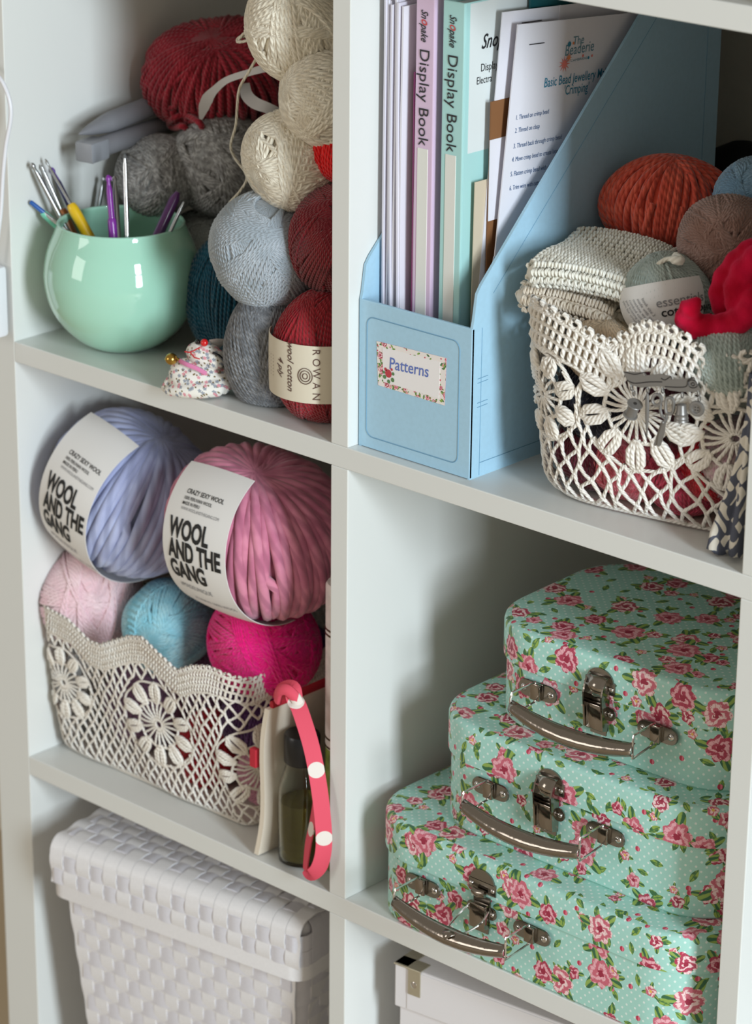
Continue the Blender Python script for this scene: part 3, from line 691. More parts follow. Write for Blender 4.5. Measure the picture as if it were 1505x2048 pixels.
p3, TL3, ex3, ez3, n3 = page('folded white sheet whose corner peeks up behind the printed crimping sheet', (.0995, .115, .3035), (.001, .10, -.030), (-.006, -.018, -.25), .0004, 'loose_sheet')
p1, TL, exx, ezz, nn = page('printed sheet of jewellery crimping steps with a staple, foremost in the blue file', (.1060, .0640, .2985), (.0035, .200, -.0140), (-.0065, -.0250, -.2830), .0010)
staple(p1, TL, exx, ezz, nn, .013, .0140, .015)
teal = plain('teal_print', rgb(50, 130, 160), .6); tealg = plain('grey_teal_print', rgb(96, 140, 156), .6); org = plain('orange_print', rgb(230, 140, 90), .6); cor = plain('coral_print', rgb(232, 130, 120), .6); dkb = plain('navy_print', rgb(60, 96, 140), .6)
def onpage(u, v):
    d = R.T @ np.array([(u - CX) / FPX, (v - CY) / FPX, 1.0]); k = np.dot(TL - CP, nn) / np.dot(d, nn); return CP + k * d
def pt(s, u0, v0, u1, v1, capr, mat, name, **k):
    """lettering on the sheet running from one spot to another; capr = height over width"""
    a = onpage(u0, v0); b_ = onpage(u1, v1); W_ = np.linalg.norm(b_ - a); v, f = text2d(s, 1, k.get('bold', 0)); wd = v[:, 0].max() - v[:, 0].min()
    size = W_ * capr; ontext(s, size, (a + b_) / 2, (b_ - a) / W_, ezz, mat, name, p1, nrm=nn, lift=.0003, sx=W_ / (wd * size), **k)
pt('The', 1146, 90, 1168, 86, .72, tealg, 'printed_name'); pt('Beaderie', 1130, 112, 1187, 101, .36, tealg, 'printed_name')
pt('CAMBRIDGE', 1141, 124, 1178, 117, .12, tealg, 'printed_name')
def blob(u, v, r, mat, name, n=12, star=False):
    c = onpage(u, v) + nn * .0004; P_ = []
    m = n * 2 if star else n
    for i in range(m):
        a = i * 2 * math.pi / m; rr = r * (.35 if (star and i % 2) else 1); P_.append(c + exx * rr * math.cos(a) + ezz * rr * math.sin(a))
    P_.append(c); return MB().add(P_, [[m, i, (i + 1) % m] for i in range(m)]).build(name, mat, p1, smooth=False)
blob(1139, 88, .0018, teal, 'printed_bead'); blob(1147, 86, .0010, org, 'printed_bead'); blob(1166, 111, .0010, cor, 'printed_bead'); blob(1177, 115, .0010, teal, 'printed_bead'); blob(1184, 111, .0009, cor, 'printed_bead')
blob(1129, 128, .0060, cor, 'printed_flower', 11, True); blob(1138, 115, .0034, org, 'printed_flower', 9, True)
pt('Basic Bead Jewellery Making', 1088, 175, 1228, 150, .125, teal, 'printed_heading', bold=.006)
pt("'Crimping'", 1128, 190, 1177, 182, .36, teal, 'printed_heading', bold=.004)
for s_, u0, v0, L in (('1. Thread on crimp bead', 1032, 240, 65), ('2. Thread on clasp', 1030, 266, 49), ('3. Thread back through crimp bead', 1027, 297, 96), ('4. Move crimp bead to create loop', 1024, 324, 92), ('5. Flatten crimp bead with pliers', 1021, 353, 88), ('6. Trim wire with cutters', 1019, 381, 66)):
    pt(s_, u0, v0, u0 + L, v0 - L * .205, 9.0 / L, dkb, 'printed_line')
p4, TL4, e4, z4, n4 = page('white sheet with a bold black letter low in front inside the blue file', (.1085, .0420, .1470), (.003, .080, -.010), (-.004, -.0205, -.120), .0004, 'loose_sheet')
ontext('V', .010, TL4 + e4 * .012 - z4 * .014, e4, z4, ink, 'printed_letter', p4, bold=.03, lift=.0003, nrm=n4)

# ------------------------------------------------------------------ yarn
def windpts(S, passes, n, dimple=0.0, seed=0, wob=.0):
    """local points + outward normals of a strand wound on an ellipsoid; passes = [(tilt, loops, phi0, span, lift)]"""
    rg = np.random.RandomState(seed); out = []
    for tilt, loops, ph0, span, lift in passes:
        N = max(8, int(loops * n)); th = np.linspace(0, 2 * np.pi * loops, N)
        ph = math.radians(ph0) + math.radians(span) * np.linspace(0, 1, N)
        jit = np.interp(th, np.linspace(0, th[-1], max(2, int(loops) + 1)), rg.normal(0, wob, max(2, int(loops) + 1)))
        kb = (th / (2 * np.pi) / 6.5).astype(int); bj = rg.normal(0, 1, (kb.max() + 2, 2)) * wob * 2.6
        al = math.radians(tilt) + jit * .6 + bj[kb, 0]; ph = ph + jit * .5 + bj[kb, 1]
        nx_, ny_, nz_ = np.sin(al) * np.cos(ph), np.sin(al) * np.sin(ph), np.cos(al)
        nn_ = np.stack([nx_, ny_, nz_], 1)
        u = np.stack([-np.sin(ph), np.cos(ph), 0 * ph], 1); w_ = np.cross(nn_, u)
        d = u * np.cos(th)[:, None] + w_ * np.sin(th)[:, None]
        f = 1 + lift + 0 * th + (0 if not dimple else -dimple * np.exp(-((1 - np.abs(d[:, 2])) / .10)))
        P = d * S * f[:, None]; Nn = d / S; Nn /= np.linalg.norm(Nn, axis=1)[:, None]
        out.append((P, Nn))
    return out
def ballgeo(mb, c, S, axis, r, passes, n=40, dimple=0.0, seed=0, sides=5, wob=.02, core=True, xref=(1, 0, 0), lumpy=.03):
    S = np.array(S, float); F3 = frame(axis, xref); c = np.array(c, float)
    if core: mb.ell(c, S * .985 if not dimple else S * .94, 24, 14, F3)
    rg = np.random.RandomState(seed + 99); Kl = rg.normal(0, 1, (4, 3)) * 2.2; pl = rg.rand(4) * 6.28
    def lump(P): D = P / S; return 1 + lumpy * np.sin(D @ Kl.T + pl).sum(1)[:, None] * .5
    if core:
        q = mb.V[-1]; loc_ = (q - c) @ F3; mb.V[-1] = (loc_ * lump(loc_)) @ F3.T + c
    for P, Nn in windpts(S, passes, n, dimple, seed, wob):
        mb.tube((P * lump(P)) @ F3.T + c, r, sides, nrm=Nn @ F3.T, caps=True)
    return mb
def BW(r, R_, k, seed, nb=8, t0=48, t1=88, base_t=84):
    rg = random.Random(seed); out = [(base_t, k, 0, 184, 0)]
    for i in range(nb):
        lp_ = rg.choice((5, 6, 7, 8)); out.append((rg.uniform(t0, t1), lp_, rg.uniform(0, 360), lp_ * 2.25 * r / R_ * 57.3, .010 + .035 * i / nb))
    return out
PRL = lambda k, lift=0: [(90, k, 0, 178, lift)]                       # smooth meridian winding
def XW(k, t=68, l=.012, a=0): return [(t, k, a, 360, 0), (t, int(k * .8), a + 40, 355, l)]
def MIX(k, a=0): return [(84, k, a, 190, 0), (62, int(k * .45), a + 30, 120, .018), (74, int(k * .35), a + 200, 90, .030), (50, int(k * .2), a + 300, 50, .04)]
def ball(label, group, uv, ax, val, S, axis, r, passes, mat, **k):
    c = hit(uv[0], uv[1], ax, val) if ax is not None else np.array(uv, float)
    lo = k.pop('local', None); name = k.pop('name', 'yarn_ball'); parent = k.pop('parent', False)
    if lo: c = c + np.array(lo)
    mb = MB(); ballgeo(mb, c, S, axis, r, passes, **k); press(mb)
    if parent:
        t = thing(name, label, 'yarn', (c[0], c[1], c[2] - max(S)), group); mb.build('wound_yarn', mat, t, sharp=0); return t, c
    o = mb.build(name, mat, loc=(c[0], c[1], c[2] - min(S)), sharp=0); tag(o, label, 'yarn', group); return o, c
Yred = yarn('claret_wool', rgb(150, 32, 48), rgb(176, 44, 60), .0040)
Ydred = yarn('dark_red_wool', rgb(118, 22, 34), rgb(140, 28, 40), .0036)
Yrow = yarn('red_wool', rgb(150, 30, 42), rgb(170, 36, 46), .0040)
Ygrey = yarn('mottled_grey_wool', rgb(142, 140, 139), rgb(192, 191, 190), .005, mott=220)
Ygreyd = yarn('charcoal_grey_wool', rgb(108, 110, 114), rgb(140, 142, 146), .004, mott=180)
Yblue = yarn('pale_blue_grey_wool', rgb(164, 174, 182), rgb(184, 192, 200), .004)
Ypale = yarn('pale_grey_wool', rgb(176, 180, 178), rgb(196, 198, 194), .004)
Yteal = yarn('petrol_teal_wool', rgb(12, 74, 96), rgb(16, 88, 110), .004)
Ycream = yarn('cream_wool', rgb(230, 220, 200), rgb(244, 237, 220), .006, mott=120)
Ylav = yarn('lavender_roving', rgb(164, 172, 210), rgb(182, 190, 224), .030, plies=2, mott=40, shade=.22)
Ypink = yarn('rose_pink_roving', rgb(196, 116, 144), rgb(218, 140, 164), .030, plies=2, mott=60, shade=.25)
Yppk = yarn('baby_pink_wool', rgb(248, 210, 218), rgb(252, 224, 228), .005)
Ysky = yarn('sky_blue_wool', rgb(150, 216, 232), rgb(186, 234, 242), .005)
Yhot = yarn('hot_pink_acrylic', rgb(248, 12, 132), rgb(255, 40, 150), .005)
Ypur = yarn('plum_purple_wool', rgb(72, 38, 88), rgb(92, 50, 106), .004)
Ymau = yarn('mauve_wool', rgb(120, 84, 110), rgb(142, 100, 128), .004)
Yscar = yarn('scarlet_wool', rgb(186, 24, 40), rgb(206, 30, 50), .004)
Ycor = yarn('coral_wool', rgb(212, 82, 62), rgb(232, 104, 80), .006, mott=90)
Ytaup = yarn('taupe_rose_wool', rgb(150, 116, 104), rgb(172, 140, 130), .004)
Ysteel = yarn('steel_blue_wool', rgb(116, 150, 176), rgb(146, 178, 200), .004)
Ysage = yarn('sage_grey_wool', rgb(168, 182, 176), rgb(190, 202, 196), .0036)
Yblk = yarn('black_wool', rgb(16, 16, 18), rgb(28, 28, 30), .004)
Ywhp = yarn('white_red_wool', rgb(216, 96, 110), rgb(236, 140, 150), .004, mott=300)
GA = 'yarn balls piled in the upper left compartment'
# pile in the upper left compartment ------------------------------------------------
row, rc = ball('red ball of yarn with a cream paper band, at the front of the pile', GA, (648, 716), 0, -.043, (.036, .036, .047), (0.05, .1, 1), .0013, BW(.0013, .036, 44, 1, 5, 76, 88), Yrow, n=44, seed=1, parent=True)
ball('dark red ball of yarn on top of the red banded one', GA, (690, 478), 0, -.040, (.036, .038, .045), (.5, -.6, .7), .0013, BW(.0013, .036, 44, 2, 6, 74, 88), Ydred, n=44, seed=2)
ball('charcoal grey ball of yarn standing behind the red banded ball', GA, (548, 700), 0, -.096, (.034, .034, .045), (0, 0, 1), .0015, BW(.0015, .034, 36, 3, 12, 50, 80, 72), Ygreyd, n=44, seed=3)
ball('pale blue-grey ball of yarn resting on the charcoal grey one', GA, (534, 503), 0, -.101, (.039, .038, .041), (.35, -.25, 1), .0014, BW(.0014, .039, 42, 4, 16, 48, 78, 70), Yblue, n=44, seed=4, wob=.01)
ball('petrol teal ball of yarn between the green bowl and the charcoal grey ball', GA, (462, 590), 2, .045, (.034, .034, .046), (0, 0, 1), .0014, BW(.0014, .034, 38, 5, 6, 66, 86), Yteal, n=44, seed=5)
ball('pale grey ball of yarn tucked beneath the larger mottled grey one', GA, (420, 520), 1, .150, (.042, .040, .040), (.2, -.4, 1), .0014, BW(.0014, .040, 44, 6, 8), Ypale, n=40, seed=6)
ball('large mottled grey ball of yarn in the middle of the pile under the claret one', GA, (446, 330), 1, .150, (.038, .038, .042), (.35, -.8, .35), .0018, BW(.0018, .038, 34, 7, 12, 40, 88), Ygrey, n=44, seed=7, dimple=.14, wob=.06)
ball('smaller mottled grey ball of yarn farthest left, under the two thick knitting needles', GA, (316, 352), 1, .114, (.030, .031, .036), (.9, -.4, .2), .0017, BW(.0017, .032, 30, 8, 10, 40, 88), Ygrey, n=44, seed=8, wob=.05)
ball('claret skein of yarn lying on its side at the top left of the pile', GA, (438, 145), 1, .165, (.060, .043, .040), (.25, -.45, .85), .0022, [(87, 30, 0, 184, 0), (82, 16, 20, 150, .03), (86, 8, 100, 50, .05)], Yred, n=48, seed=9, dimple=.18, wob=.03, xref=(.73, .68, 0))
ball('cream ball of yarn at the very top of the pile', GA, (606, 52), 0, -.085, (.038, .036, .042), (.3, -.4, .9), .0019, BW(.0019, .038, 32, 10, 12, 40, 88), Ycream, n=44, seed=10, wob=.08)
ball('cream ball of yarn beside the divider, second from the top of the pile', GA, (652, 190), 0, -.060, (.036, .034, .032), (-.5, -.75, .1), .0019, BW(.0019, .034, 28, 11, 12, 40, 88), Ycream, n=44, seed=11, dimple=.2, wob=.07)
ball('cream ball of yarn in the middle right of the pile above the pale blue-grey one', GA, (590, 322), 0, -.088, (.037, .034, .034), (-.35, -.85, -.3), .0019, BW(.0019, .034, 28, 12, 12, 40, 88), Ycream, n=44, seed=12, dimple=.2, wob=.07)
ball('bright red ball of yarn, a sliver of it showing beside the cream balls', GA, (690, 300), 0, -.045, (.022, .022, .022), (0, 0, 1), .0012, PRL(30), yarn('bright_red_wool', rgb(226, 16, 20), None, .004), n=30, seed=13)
# ravelled tail of the claret skein and the loose cream strand
o = MB(); P = catmull([hit(u, v, 1, y) for u, v, y in ((340, 232, .135), (356, 238, .128), (372, 244, .130), (392, 240, .128), (398, 252, .135), (380, 262, .13), (365, 252, .12), (350, 256, .128), (338, 248, .13), (348, 236, .12), (372, 230, .125), (400, 246, .12), (408, 262, .13), (430, 262, .14))], 6)
o.tube(P, .0026, 6); o = o.build('yarn_tail', Yred, sharp=0); tag(o, 'ravelled tail of claret yarn hanging below the claret skein', 'yarn')
o = MB(); P = catmull([hit(u, v, 1, y) for u, v, y in ((524, 60, .075), (505, 70, .07), (480, 74, .072), (476, 84, .070), (500, 80, .066), (528, 70, .070), (524, 95, .066), (500, 140, .062), (480, 175, .062), (475, 210, .062), (472, 250, .064), (462, 290, .068), (470, 315, .074), (494, 352, .078), (482, 380, .080), (460, 405, .084), (452, 420, .092))], 8)
o.tube(P, .0011, 6).tube(catmull([hit(u, v, 1, y) for u, v, y in ((476, 84, .072), (490, 66, .068), (515, 66, .07), (530, 80, .07), (518, 92, .07))], 6), .0011, 6)
o = o.build('loose_strand', Ycream, sharp=0); tag(o, 'loose cream strand trailing down from the top cream ball over the grey balls', 'yarn')
# grey-white ribbon strip curling over the claret skein
def strip(pts, wd, up, th=.0006):
    P = catmull(pts, 8); T_ = np.gradient(P, axis=0); T_ /= np.linalg.norm(T_, axis=1)[:, None]
    W_ = np.interp(np.linspace(0, 1, len(P)), np.linspace(0, 1, len(wd)), wd); sd = np.cross(T_, np.array(up, float)); sd /= np.linalg.norm(sd, axis=1)[:, None]; nn2 = np.cross(sd, T_)
    V = np.concatenate([P - sd * W_[:, None] / 2, P + sd * W_[:, None] / 2, P + sd * W_[:, None] / 2 + nn2 * th, P - sd * W_[:, None] / 2 + nn2 * th]); N = len(P)
    F = [[a * N + i, a * N + i + 1, b_ * N + i + 1, b_ * N + i] for i in range(N - 1) for a, b_ in ((0, 1), (1, 2), (2, 3), (3, 0))] + [[0, N, 2 * N, 3 * N], [N - 1, 4 * N - 1, 3 * N - 1, 2 * N - 1]]
    return MB().add(V, F)
VD = -R[2]
Ws = plain('grey_ribbon', rgb(196, 192, 190), .5)
o = strip([hit(u, v, 1, y) for u, v, y in ((402, 238, .103), (408, 215, .101), (416, 197, .101), (430, 180, .101), (455, 160, .100), (500, 145, .100), (540, 135, .105), (575, 134, .12))], [.002, .008, .009, .006, .005, .005, .006, .006], VD).build('ribbon_strip', Ws); tag(o, 'pale grey flat ribbon curling across the front of the claret skein', 'ribbon', None)
o = strip([hit(u, v, 1, y) for u, v, y in ((490, 168, .115), (494, 190, .108), (510, 206, .106), (535, 216, .108), (560, 228, .115), (575, 236, .125))], [.007, .009, .009, .008, .008, .006], VD).build('ribbon_strip', Ws); tag(o, 'shorter pale grey ribbon below the claret skein beside the cream balls', 'ribbon', None)
# band on the red ball
def wrap(c, A, U, Rr, x, y, phi0, lift=0, a=None, yz=1.0, conc=0):
    """x along the ball axis A, y up round it; U is the outward direction at y = 0"""
    A = np.array(A, float); A /= np.linalg.norm(A); U = np.array(U, float) - A * np.dot(A, U); U /= np.linalg.norm(U); W_ = np.cross(A, U)
    W_ = W_ if W_[2] > 0 else -W_
    rad = Rr * (1 if a is None else np.sqrt(np.clip(1 - (x / a) ** 2, 0, 1))) + lift
    th_ = phi0 + y / Rr
    return np.array(c) + A * np.array(x)[..., None] + rad[..., None] * (U * np.cos(th_)[..., None] + W_ * np.sin(th_)[..., None])
def band(name, mat, c, A, U, Rr, w0, w1, t0, t1, par, a=None, th=.0005, n=48, m=8):
    xs = np.linspace(w0, w1, m); ts = np.linspace(t0, t1, n); X_, T_ = np.meshgrid(xs, ts * Rr, indexing='ij')
    V1 = wrap(c, A, U, Rr, X_, T_, 0, 0, a).reshape(-1, 3); V2 = wrap(c, A, U, Rr, X_, T_, 0, th, a).reshape(-1, 3)
    F = []; K = m * n
    for i in range(m - 1):
        for j in range(n - 1):
            q = [i * n + j, (i + 1) * n + j, (i + 1) * n + j + 1, i * n + j + 1]; F += [q, [k + K for k in q][::-1]]
    for i in range(m - 1):
        for j in (0, n - 1): F.append([i * n + j, (i + 1) * n + j, (i + 1) * n + j + K, i * n + j + K])
    for j in range(n - 1):
        for i in (0, m - 1): F.append([i * n + j, i * n + j + 1, i * n + j + 1 + K, i * n + j + K])
    return MB().add(np.concatenate([V1, V2]), F).build(name, mat, par)
def wtext(s, size, c, A, U, Rr, x0, y0, mat, name, par, bold=0, shear=0, sx=1, rot=0, a=None, lift=.0009):
    v, f = text2d(s, size, bold, shear, sx)
    x = v[:, 0] * math.cos(rot) - v[:, 1] * math.sin(rot) + x0; y = v[:, 0] * math.sin(rot) + v[:, 1] * math.cos(rot) + y0
    return MB().add(wrap(c, A, U, Rr, x, y, 0, lift, a), f).build(name, mat, par, smooth=False)
lp = plain('cream_label_paper', rgb(214, 204, 184), .7); inkb = plain('brown_print', rgb(96, 70, 60), .7)
Uc = np.array([.55, -.83, 0])
bl = band('paper_band', lp, rc, (0, 0, 1), Uc, .0386, -.0215, .0205, -2.6, 2.2, row, a=.16)
# lettering runs down the band
AX = (0, 0, 1)
def rtext(s, size, th_, z, **k):
    v, f = text2d(s, size, k.get('bold', 0), k.get('shear', 0), k.get('sx', 1)); rr = .0386
    zz = z - v[:, 0]; tt = th_ + (v[:, 1]) / rr
    e1 = Uc; e2 = np.array([.83, .55, 0])
    V = rc + np.outer(np.cos(tt), e1) * (rr + .0009) + np.outer(np.sin(tt), e2) * (rr + .0009) + np.outer(zz, (0, 0, 1))
    MB().add(V, f).build(k.get('name', 'printed_text'), inkb, bl, smooth=False)
for ch, z in (('R', .0165), ('O', .0090), ('W', .0010), ('A', -.0080), ('N', -.0160)): rtext(ch, .0075, -.02, z)
rtext('wool cotton', .0072, -.52, .004, shear=.35, bold=.012); rtext('4 ply', .0072, -.76, .002, shear=.35, bold=.012)
for k in range(3): rtext('- - - - - - -', .004, -.98 - .10 * k, 0)
tt = np.linspace(0, 2 * np.pi, 25); mbq = MB()
for q in (.0052, .0036, .0018):
    ang = -.16 + q * np.cos(tt) / .0386; V = rc + np.outer(np.cos(ang), Uc) * .0397 + np.outer(np.sin(ang), (.83, .55, 0)) * .0397 + np.outer(-.0015 + q * np.sin(tt) * 1.1, (0, 0, 1)); mbq.tube(V, .0003, 4)
mbq.build('printed_emblem', inkb, bl)
# big roving balls, lower left ------------------------------------------------------
GB = 'big chunky yarn balls in the lower left compartment'
whl = plain('white_label_card', rgb(232, 230, 228), .55); blk = plain('black_print', rgb(22, 22, 24), .6); gry = plain('grey_print', rgb(130, 130, 134), .6)
def bigball(label, uvc, y, Rr, a, A, pole, mat, seed, lw, lx0, t0, t1, txt0, passes, tsx):
    c = hit(uvc[0], uvc[1], 1, y); t = thing('yarn_ball', label, 'yarn', (c[0], c[1], c[2] - Rr), GB)
    A = np.array(A, float); A /= np.linalg.norm(A); F3 = frame(pole, A)
    mb = MB(); ballgeo(mb, c, (a, Rr, Rr), pole, .0043, passes, n=44, seed=seed, sides=8, xref=A, wob=.016, dimple=.16, lumpy=.0); press(mb)
    mb.build('wound_yarn', mat, t, sharp=0)
    U = np.array([.0, -1, 0.05]); RB = Rr + .0066
    b_ = band('paper_band', whl, c, A, U, RB, lx0, lx0 + lw, t0, t1, t, a=a * 1.9, n=64, m=10)
    xm = lx0 + lw / 2 - .002; kw = dict(a=a * 1.9)
    def T_(s, size, dx, dy, **k):
        v, f = text2d(s, size, k.get('bold', 0), 0, k.get('sx', 1)); x0 = lx0 + dx - v[:, 0].min()
        wtext(s, size, c, A, U, RB, x0, dy, k.get('m', blk), k.get('name', 'printed_text'), b_, bold=k.get('bold', 0), sx=k.get('sx', 1), a=a * 1.9)
    y0 = txt0
    T_('CRAZY SEXY WOOL', .0052, .016, y0 + .0300, bold=.012, sx=.82); T_('100% PERUVIAN WOOL', .0036, .016, y0 + .0252, bold=.01, sx=.8); T_('MADE IN PERU', .0036, .016, y0 + .0212, bold=.01, sx=.8); T_('WWW.WOOLANDTHEGANG.COM', .0034, .016, y0 + .0172, sx=.75, m=gry)
    T_('WOOL', .0205, .007, y0 - .004, bold=.036, sx=tsx); T_('AND THE', .0205, .007, y0 - .0205, bold=.036, sx=tsx * .96); T_('GANG', .0205, .007, y0 - .0370, bold=.036, sx=tsx)
    T_('#MADEUNIQUE', .0062, .012, y0 - .0470, sx=.80, m=gry); T_('ALWAYS 100% WOOL', .0050, .020, y0 - .0600, sx=.9, m=gry)
    return t, c
BP = [(89, 26, 0, 180, 0), (87, 12, 20, 160, .025)]
bigball('lavender chunky yarn ball with a white printed band, left of the rose pink one', (262, 985), .066, .0600, .066, (.955, -.08, -.20), (.42, .25, .88), Ylav, 21, .061, -.033, -1.75, 1.16, .009, BP, .60)
bigball('rose pink chunky yarn ball with a white printed band, in front of the lavender one', (520, 1062), .058, .0600, .072, (.985, -.02, .02), (.22, -.18, .95), Ypink, 22, .068, -.037, -1.7, .98, .009, BP, .66)
GC = 'yarn balls peeping over the lace basket rim'
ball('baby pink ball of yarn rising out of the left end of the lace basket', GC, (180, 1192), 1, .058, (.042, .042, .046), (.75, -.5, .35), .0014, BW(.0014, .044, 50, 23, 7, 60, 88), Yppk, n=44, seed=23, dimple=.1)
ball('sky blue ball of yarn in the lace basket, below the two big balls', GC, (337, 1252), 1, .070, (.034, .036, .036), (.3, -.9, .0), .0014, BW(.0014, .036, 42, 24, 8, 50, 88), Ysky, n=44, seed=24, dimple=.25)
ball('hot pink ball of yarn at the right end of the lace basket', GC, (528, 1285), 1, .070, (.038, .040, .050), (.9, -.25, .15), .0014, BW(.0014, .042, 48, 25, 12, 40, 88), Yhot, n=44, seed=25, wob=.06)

# ------------------------------------------------------------------ crocheted lace baskets
lace_m = yarn('cream_cotton_crochet', rgb(240, 232, 220), rgb(250, 246, 238), .0030, plies=3, mott=60, fuzz=.2, shade=.10)
lace_d = yarn('ecru_cotton_crochet', rgb(240, 233, 222), rgb(250, 245, 238), .0036, plies=3, mott=60, fuzz=.2, shade=.14)
class Lace:
    """strands laid out in (s, h) round a basket wall and mapped on to it"""
    def __init__(z, outline, base, rim, flare, lean=(0, 0)):
        P = np.asarray(outline); z.P = P; z.n = len(P)
        z.L = np.concatenate([[0], np.cumsum(np.linalg.norm(np.roll(P, -1, 0) - P, axis=1))]); z.per = z.L[-1]
        z.Q = np.vstack([P, P[:1]]); T_ = np.roll(P, -1, 0) - np.roll(P, 1, 0); T_ /= np.linalg.norm(T_, axis=1)[:, None]
        N_ = np.stack([T_[:, 1], -T_[:, 0]], 1); z.N = np.vstack([N_, N_[:1]]); z.base = base; z.rim = rim; z.flare = flare; z.mb = MB(); z.lean = 0.0; z.xmin = -9; z.bot = .010
    def at(z, s, h, o=0.0):
        s = np.mod(s, z.per); h = np.asarray(h, float)
        x = np.interp(s, z.L, z.Q[:, 0]); y = np.interp(s, z.L, z.Q[:, 1]); nx_ = np.interp(s, z.L, z.N[:, 0]); ny_ = np.interp(s, z.L, z.N[:, 1])
        k = z.flare(s, h) + o
        b = np.clip(h / z.bot, 0, 1); k = k - z.bot * (1 - np.sqrt(1 - (1 - b) ** 2))   # rounded foot
        y1_ = z.Q[:, 1].max(); y0_ = z.Q[:, 1].min(); fy = z.lean * np.clip(h / .12, 0, 1.1) * (y1_ - y) / (y1_ - y0_)
        return np.stack([np.maximum(x + nx_ * k, z.xmin), y + ny_ * k - fy, z.base + np.maximum(h, 0.0)], -1), np.stack([nx_, ny_, 0 * nx_], -1)
    def st(z, pts, r, o=0.0, sides=5, caps=False):
        pts = np.asarray(pts, float); P, N_ = z.at(pts[:, 0], pts[:, 1], o if np.isscalar(o) else np.asarray(o)); z.mb.tube(P, r, sides, nrm=N_, caps=caps)
def lace_net(L, a, b, r, flowers, rimf, solid, rng, keep=None):
    rows = int(.2 / b); ni = max(4, int(round(L.per / a))); a = L.per / ni
    def infl(s, h):
        for (fs, fh, fr) in flowers:
            d = math.hypot(((s - fs + L.per / 2) % L.per) - L.per / 2, h - fh)
            if d < fr: return (fs, fh, fr, d)
        return None
    jit = {}
    def node(i, k):
        i %= ni
        if (i, k) not in jit: jit[(i, k)] = (rng.uniform(-JT, JT) * a, rng.uniform(-JT, JT) * b)
        j = jit[(i, k)]; return ((i + .5 * (k % 2)) * a + j[0], .0012 + k * b + (j[1] if k else 0))
    for k in range(rows):
        for i in range(ni):
            p = node(i, k)
            if p[1] > rimf(p[0]) - solid: continue
            if infl(*p): continue
            for di in ((0, -1) if k % 2 == 0 else (1, 0)):
                q = node(i + di, k + 1); q = (q[0] + (L.per if q[0] - p[0] < -L.per / 2 else 0) - (L.per if q[0] - p[0] > L.per / 2 else 0), q[1])
                f = infl(*q)
                if f:
                    ds = ((q[0] - f[0] + L.per / 2) % L.per) - L.per / 2; e = f[2] * .97 / max(f[3], 1e-6)
                    q2 = (q[0] - ds + ds * e, f[1] + (q[1] - f[1]) * e)
                    if math.hypot(q2[0] - p[0], q2[1] - p[1]) < 1.6 * a: q = q2
                h1 = min(q[1], rimf(q[0]) - solid + .002); bow = rng.uniform(-.1, .1) * a
                L.st([(p[0], p[1]), (p[0] * .6 + q[0] * .4 + bow, p[1] * .6 + h1 * .4), (q[0], h1)], [r * 1.25, r * .92, r * 1.2], [0, r * .5, 0])
        # flowers also catch the net from below/above
    L.st([(s, .0015) for s in np.linspace(0, L.per, int(L.per / .004))], r * 1.4)
def lace_flower(L, s0, h0, R_, r, spokes, petals, rng, sq=1.0):
    P = lambda rad, a: (s0 + rad * math.cos(a), max(.001, h0 + rad * math.sin(a) * sq))
    L.st([P(.10 * R_, a) for a in np.linspace(0, 2 * math.pi, 14)], r * 1.1)
    for k in range(spokes):
        a = 2 * math.pi * k / spokes + rng.uniform(-.04, .04); L.st([P(.10 * R_, a), P(.35 * R_, a + .03), P(.56 * R_, a)], r * .95, [0, r * .8, 0])
    L.st([P(.56 * R_ * (1 + .03 * math.sin(a * petals)), a) for a in np.linspace(0, 2 * math.pi, 50)], r * 1.1)
    for k in range(petals):
        a = 2 * math.pi * (k + .5) / petals
        for q in (-1, -.45, .45, 1):
            w_ = q * math.pi / petals * .50
            L.st([P(.50 * R_, a + w_ * .3), P(.70 * R_, a + w_ * 1.1), P(.88 * R_, a + w_ * .9), P(1.02 * R_, a + w_ * .15)], [r * 1.2, r * 1.6, r * 1.5, r * 1.0], [0, r * 1.3, r * 1.3, 0], sides=6)
    L.st([P(R_ * (1.0 + .02 * math.sin(a * petals)), a) for a in np.linspace(0, 2 * math.pi, 60)], r)
def lace_rim(L, rimf, solid, r, pitch, rng, picot):
    n = int(L.per / pitch)
    for row, (f0, f1) in enumerate(((1.0, .62), (.66, .30), (.34, .0))):
        for i in range(n):
            s = (i + .5 * (row % 2)) * L.per / n; hr = rimf(s); h0 = hr - solid * f0; h1 = hr - solid * f1
            L.st([(s - pitch * .22, h0), (s + pitch * .1, (h0 + h1) / 2), (s + pitch * .22, h1)], [r * .9, r * 1.25, r * 1.0], [0, r * .7 + rng.uniform(0, r * .4), 0])
    for f in (1.0, .64, .32, .02): L.st([(s, rimf(s) - solid * f + .0004 * math.sin(s * 900)) for s in np.linspace(0, L.per, n)], r * 1.0, r * .3)
    m = int(L.per / picot)
    for i in range(m):
        s = i * L.per / m
        L.st([(s + picot * .42 * math.sin(a), rimf(s) + picot * .36 * (1 - math.cos(a))) for a in np.linspace(-2.9, 2.9, 9)], r * 1.15, sides=5)
def s_of(L, px, y=None, h=.05):
    """arc position whose wall point shows at picture column px"""
    best = None
    for s in np.linspace(0, L.per, 1200):
        P_, N_ = L.at(np.array([s]), np.array([h])); P_ = P_[0]
        if np.dot(N_[0], CP - P_) < 0: continue
        qv = R @ (P_ - CP); u = CX + FPX * qv[0] / qv[2]
        if best is None or abs(u - px) < best[0]: best = (abs(u - px), s)
    return best[1]
rng = random.Random(5); JT = .17
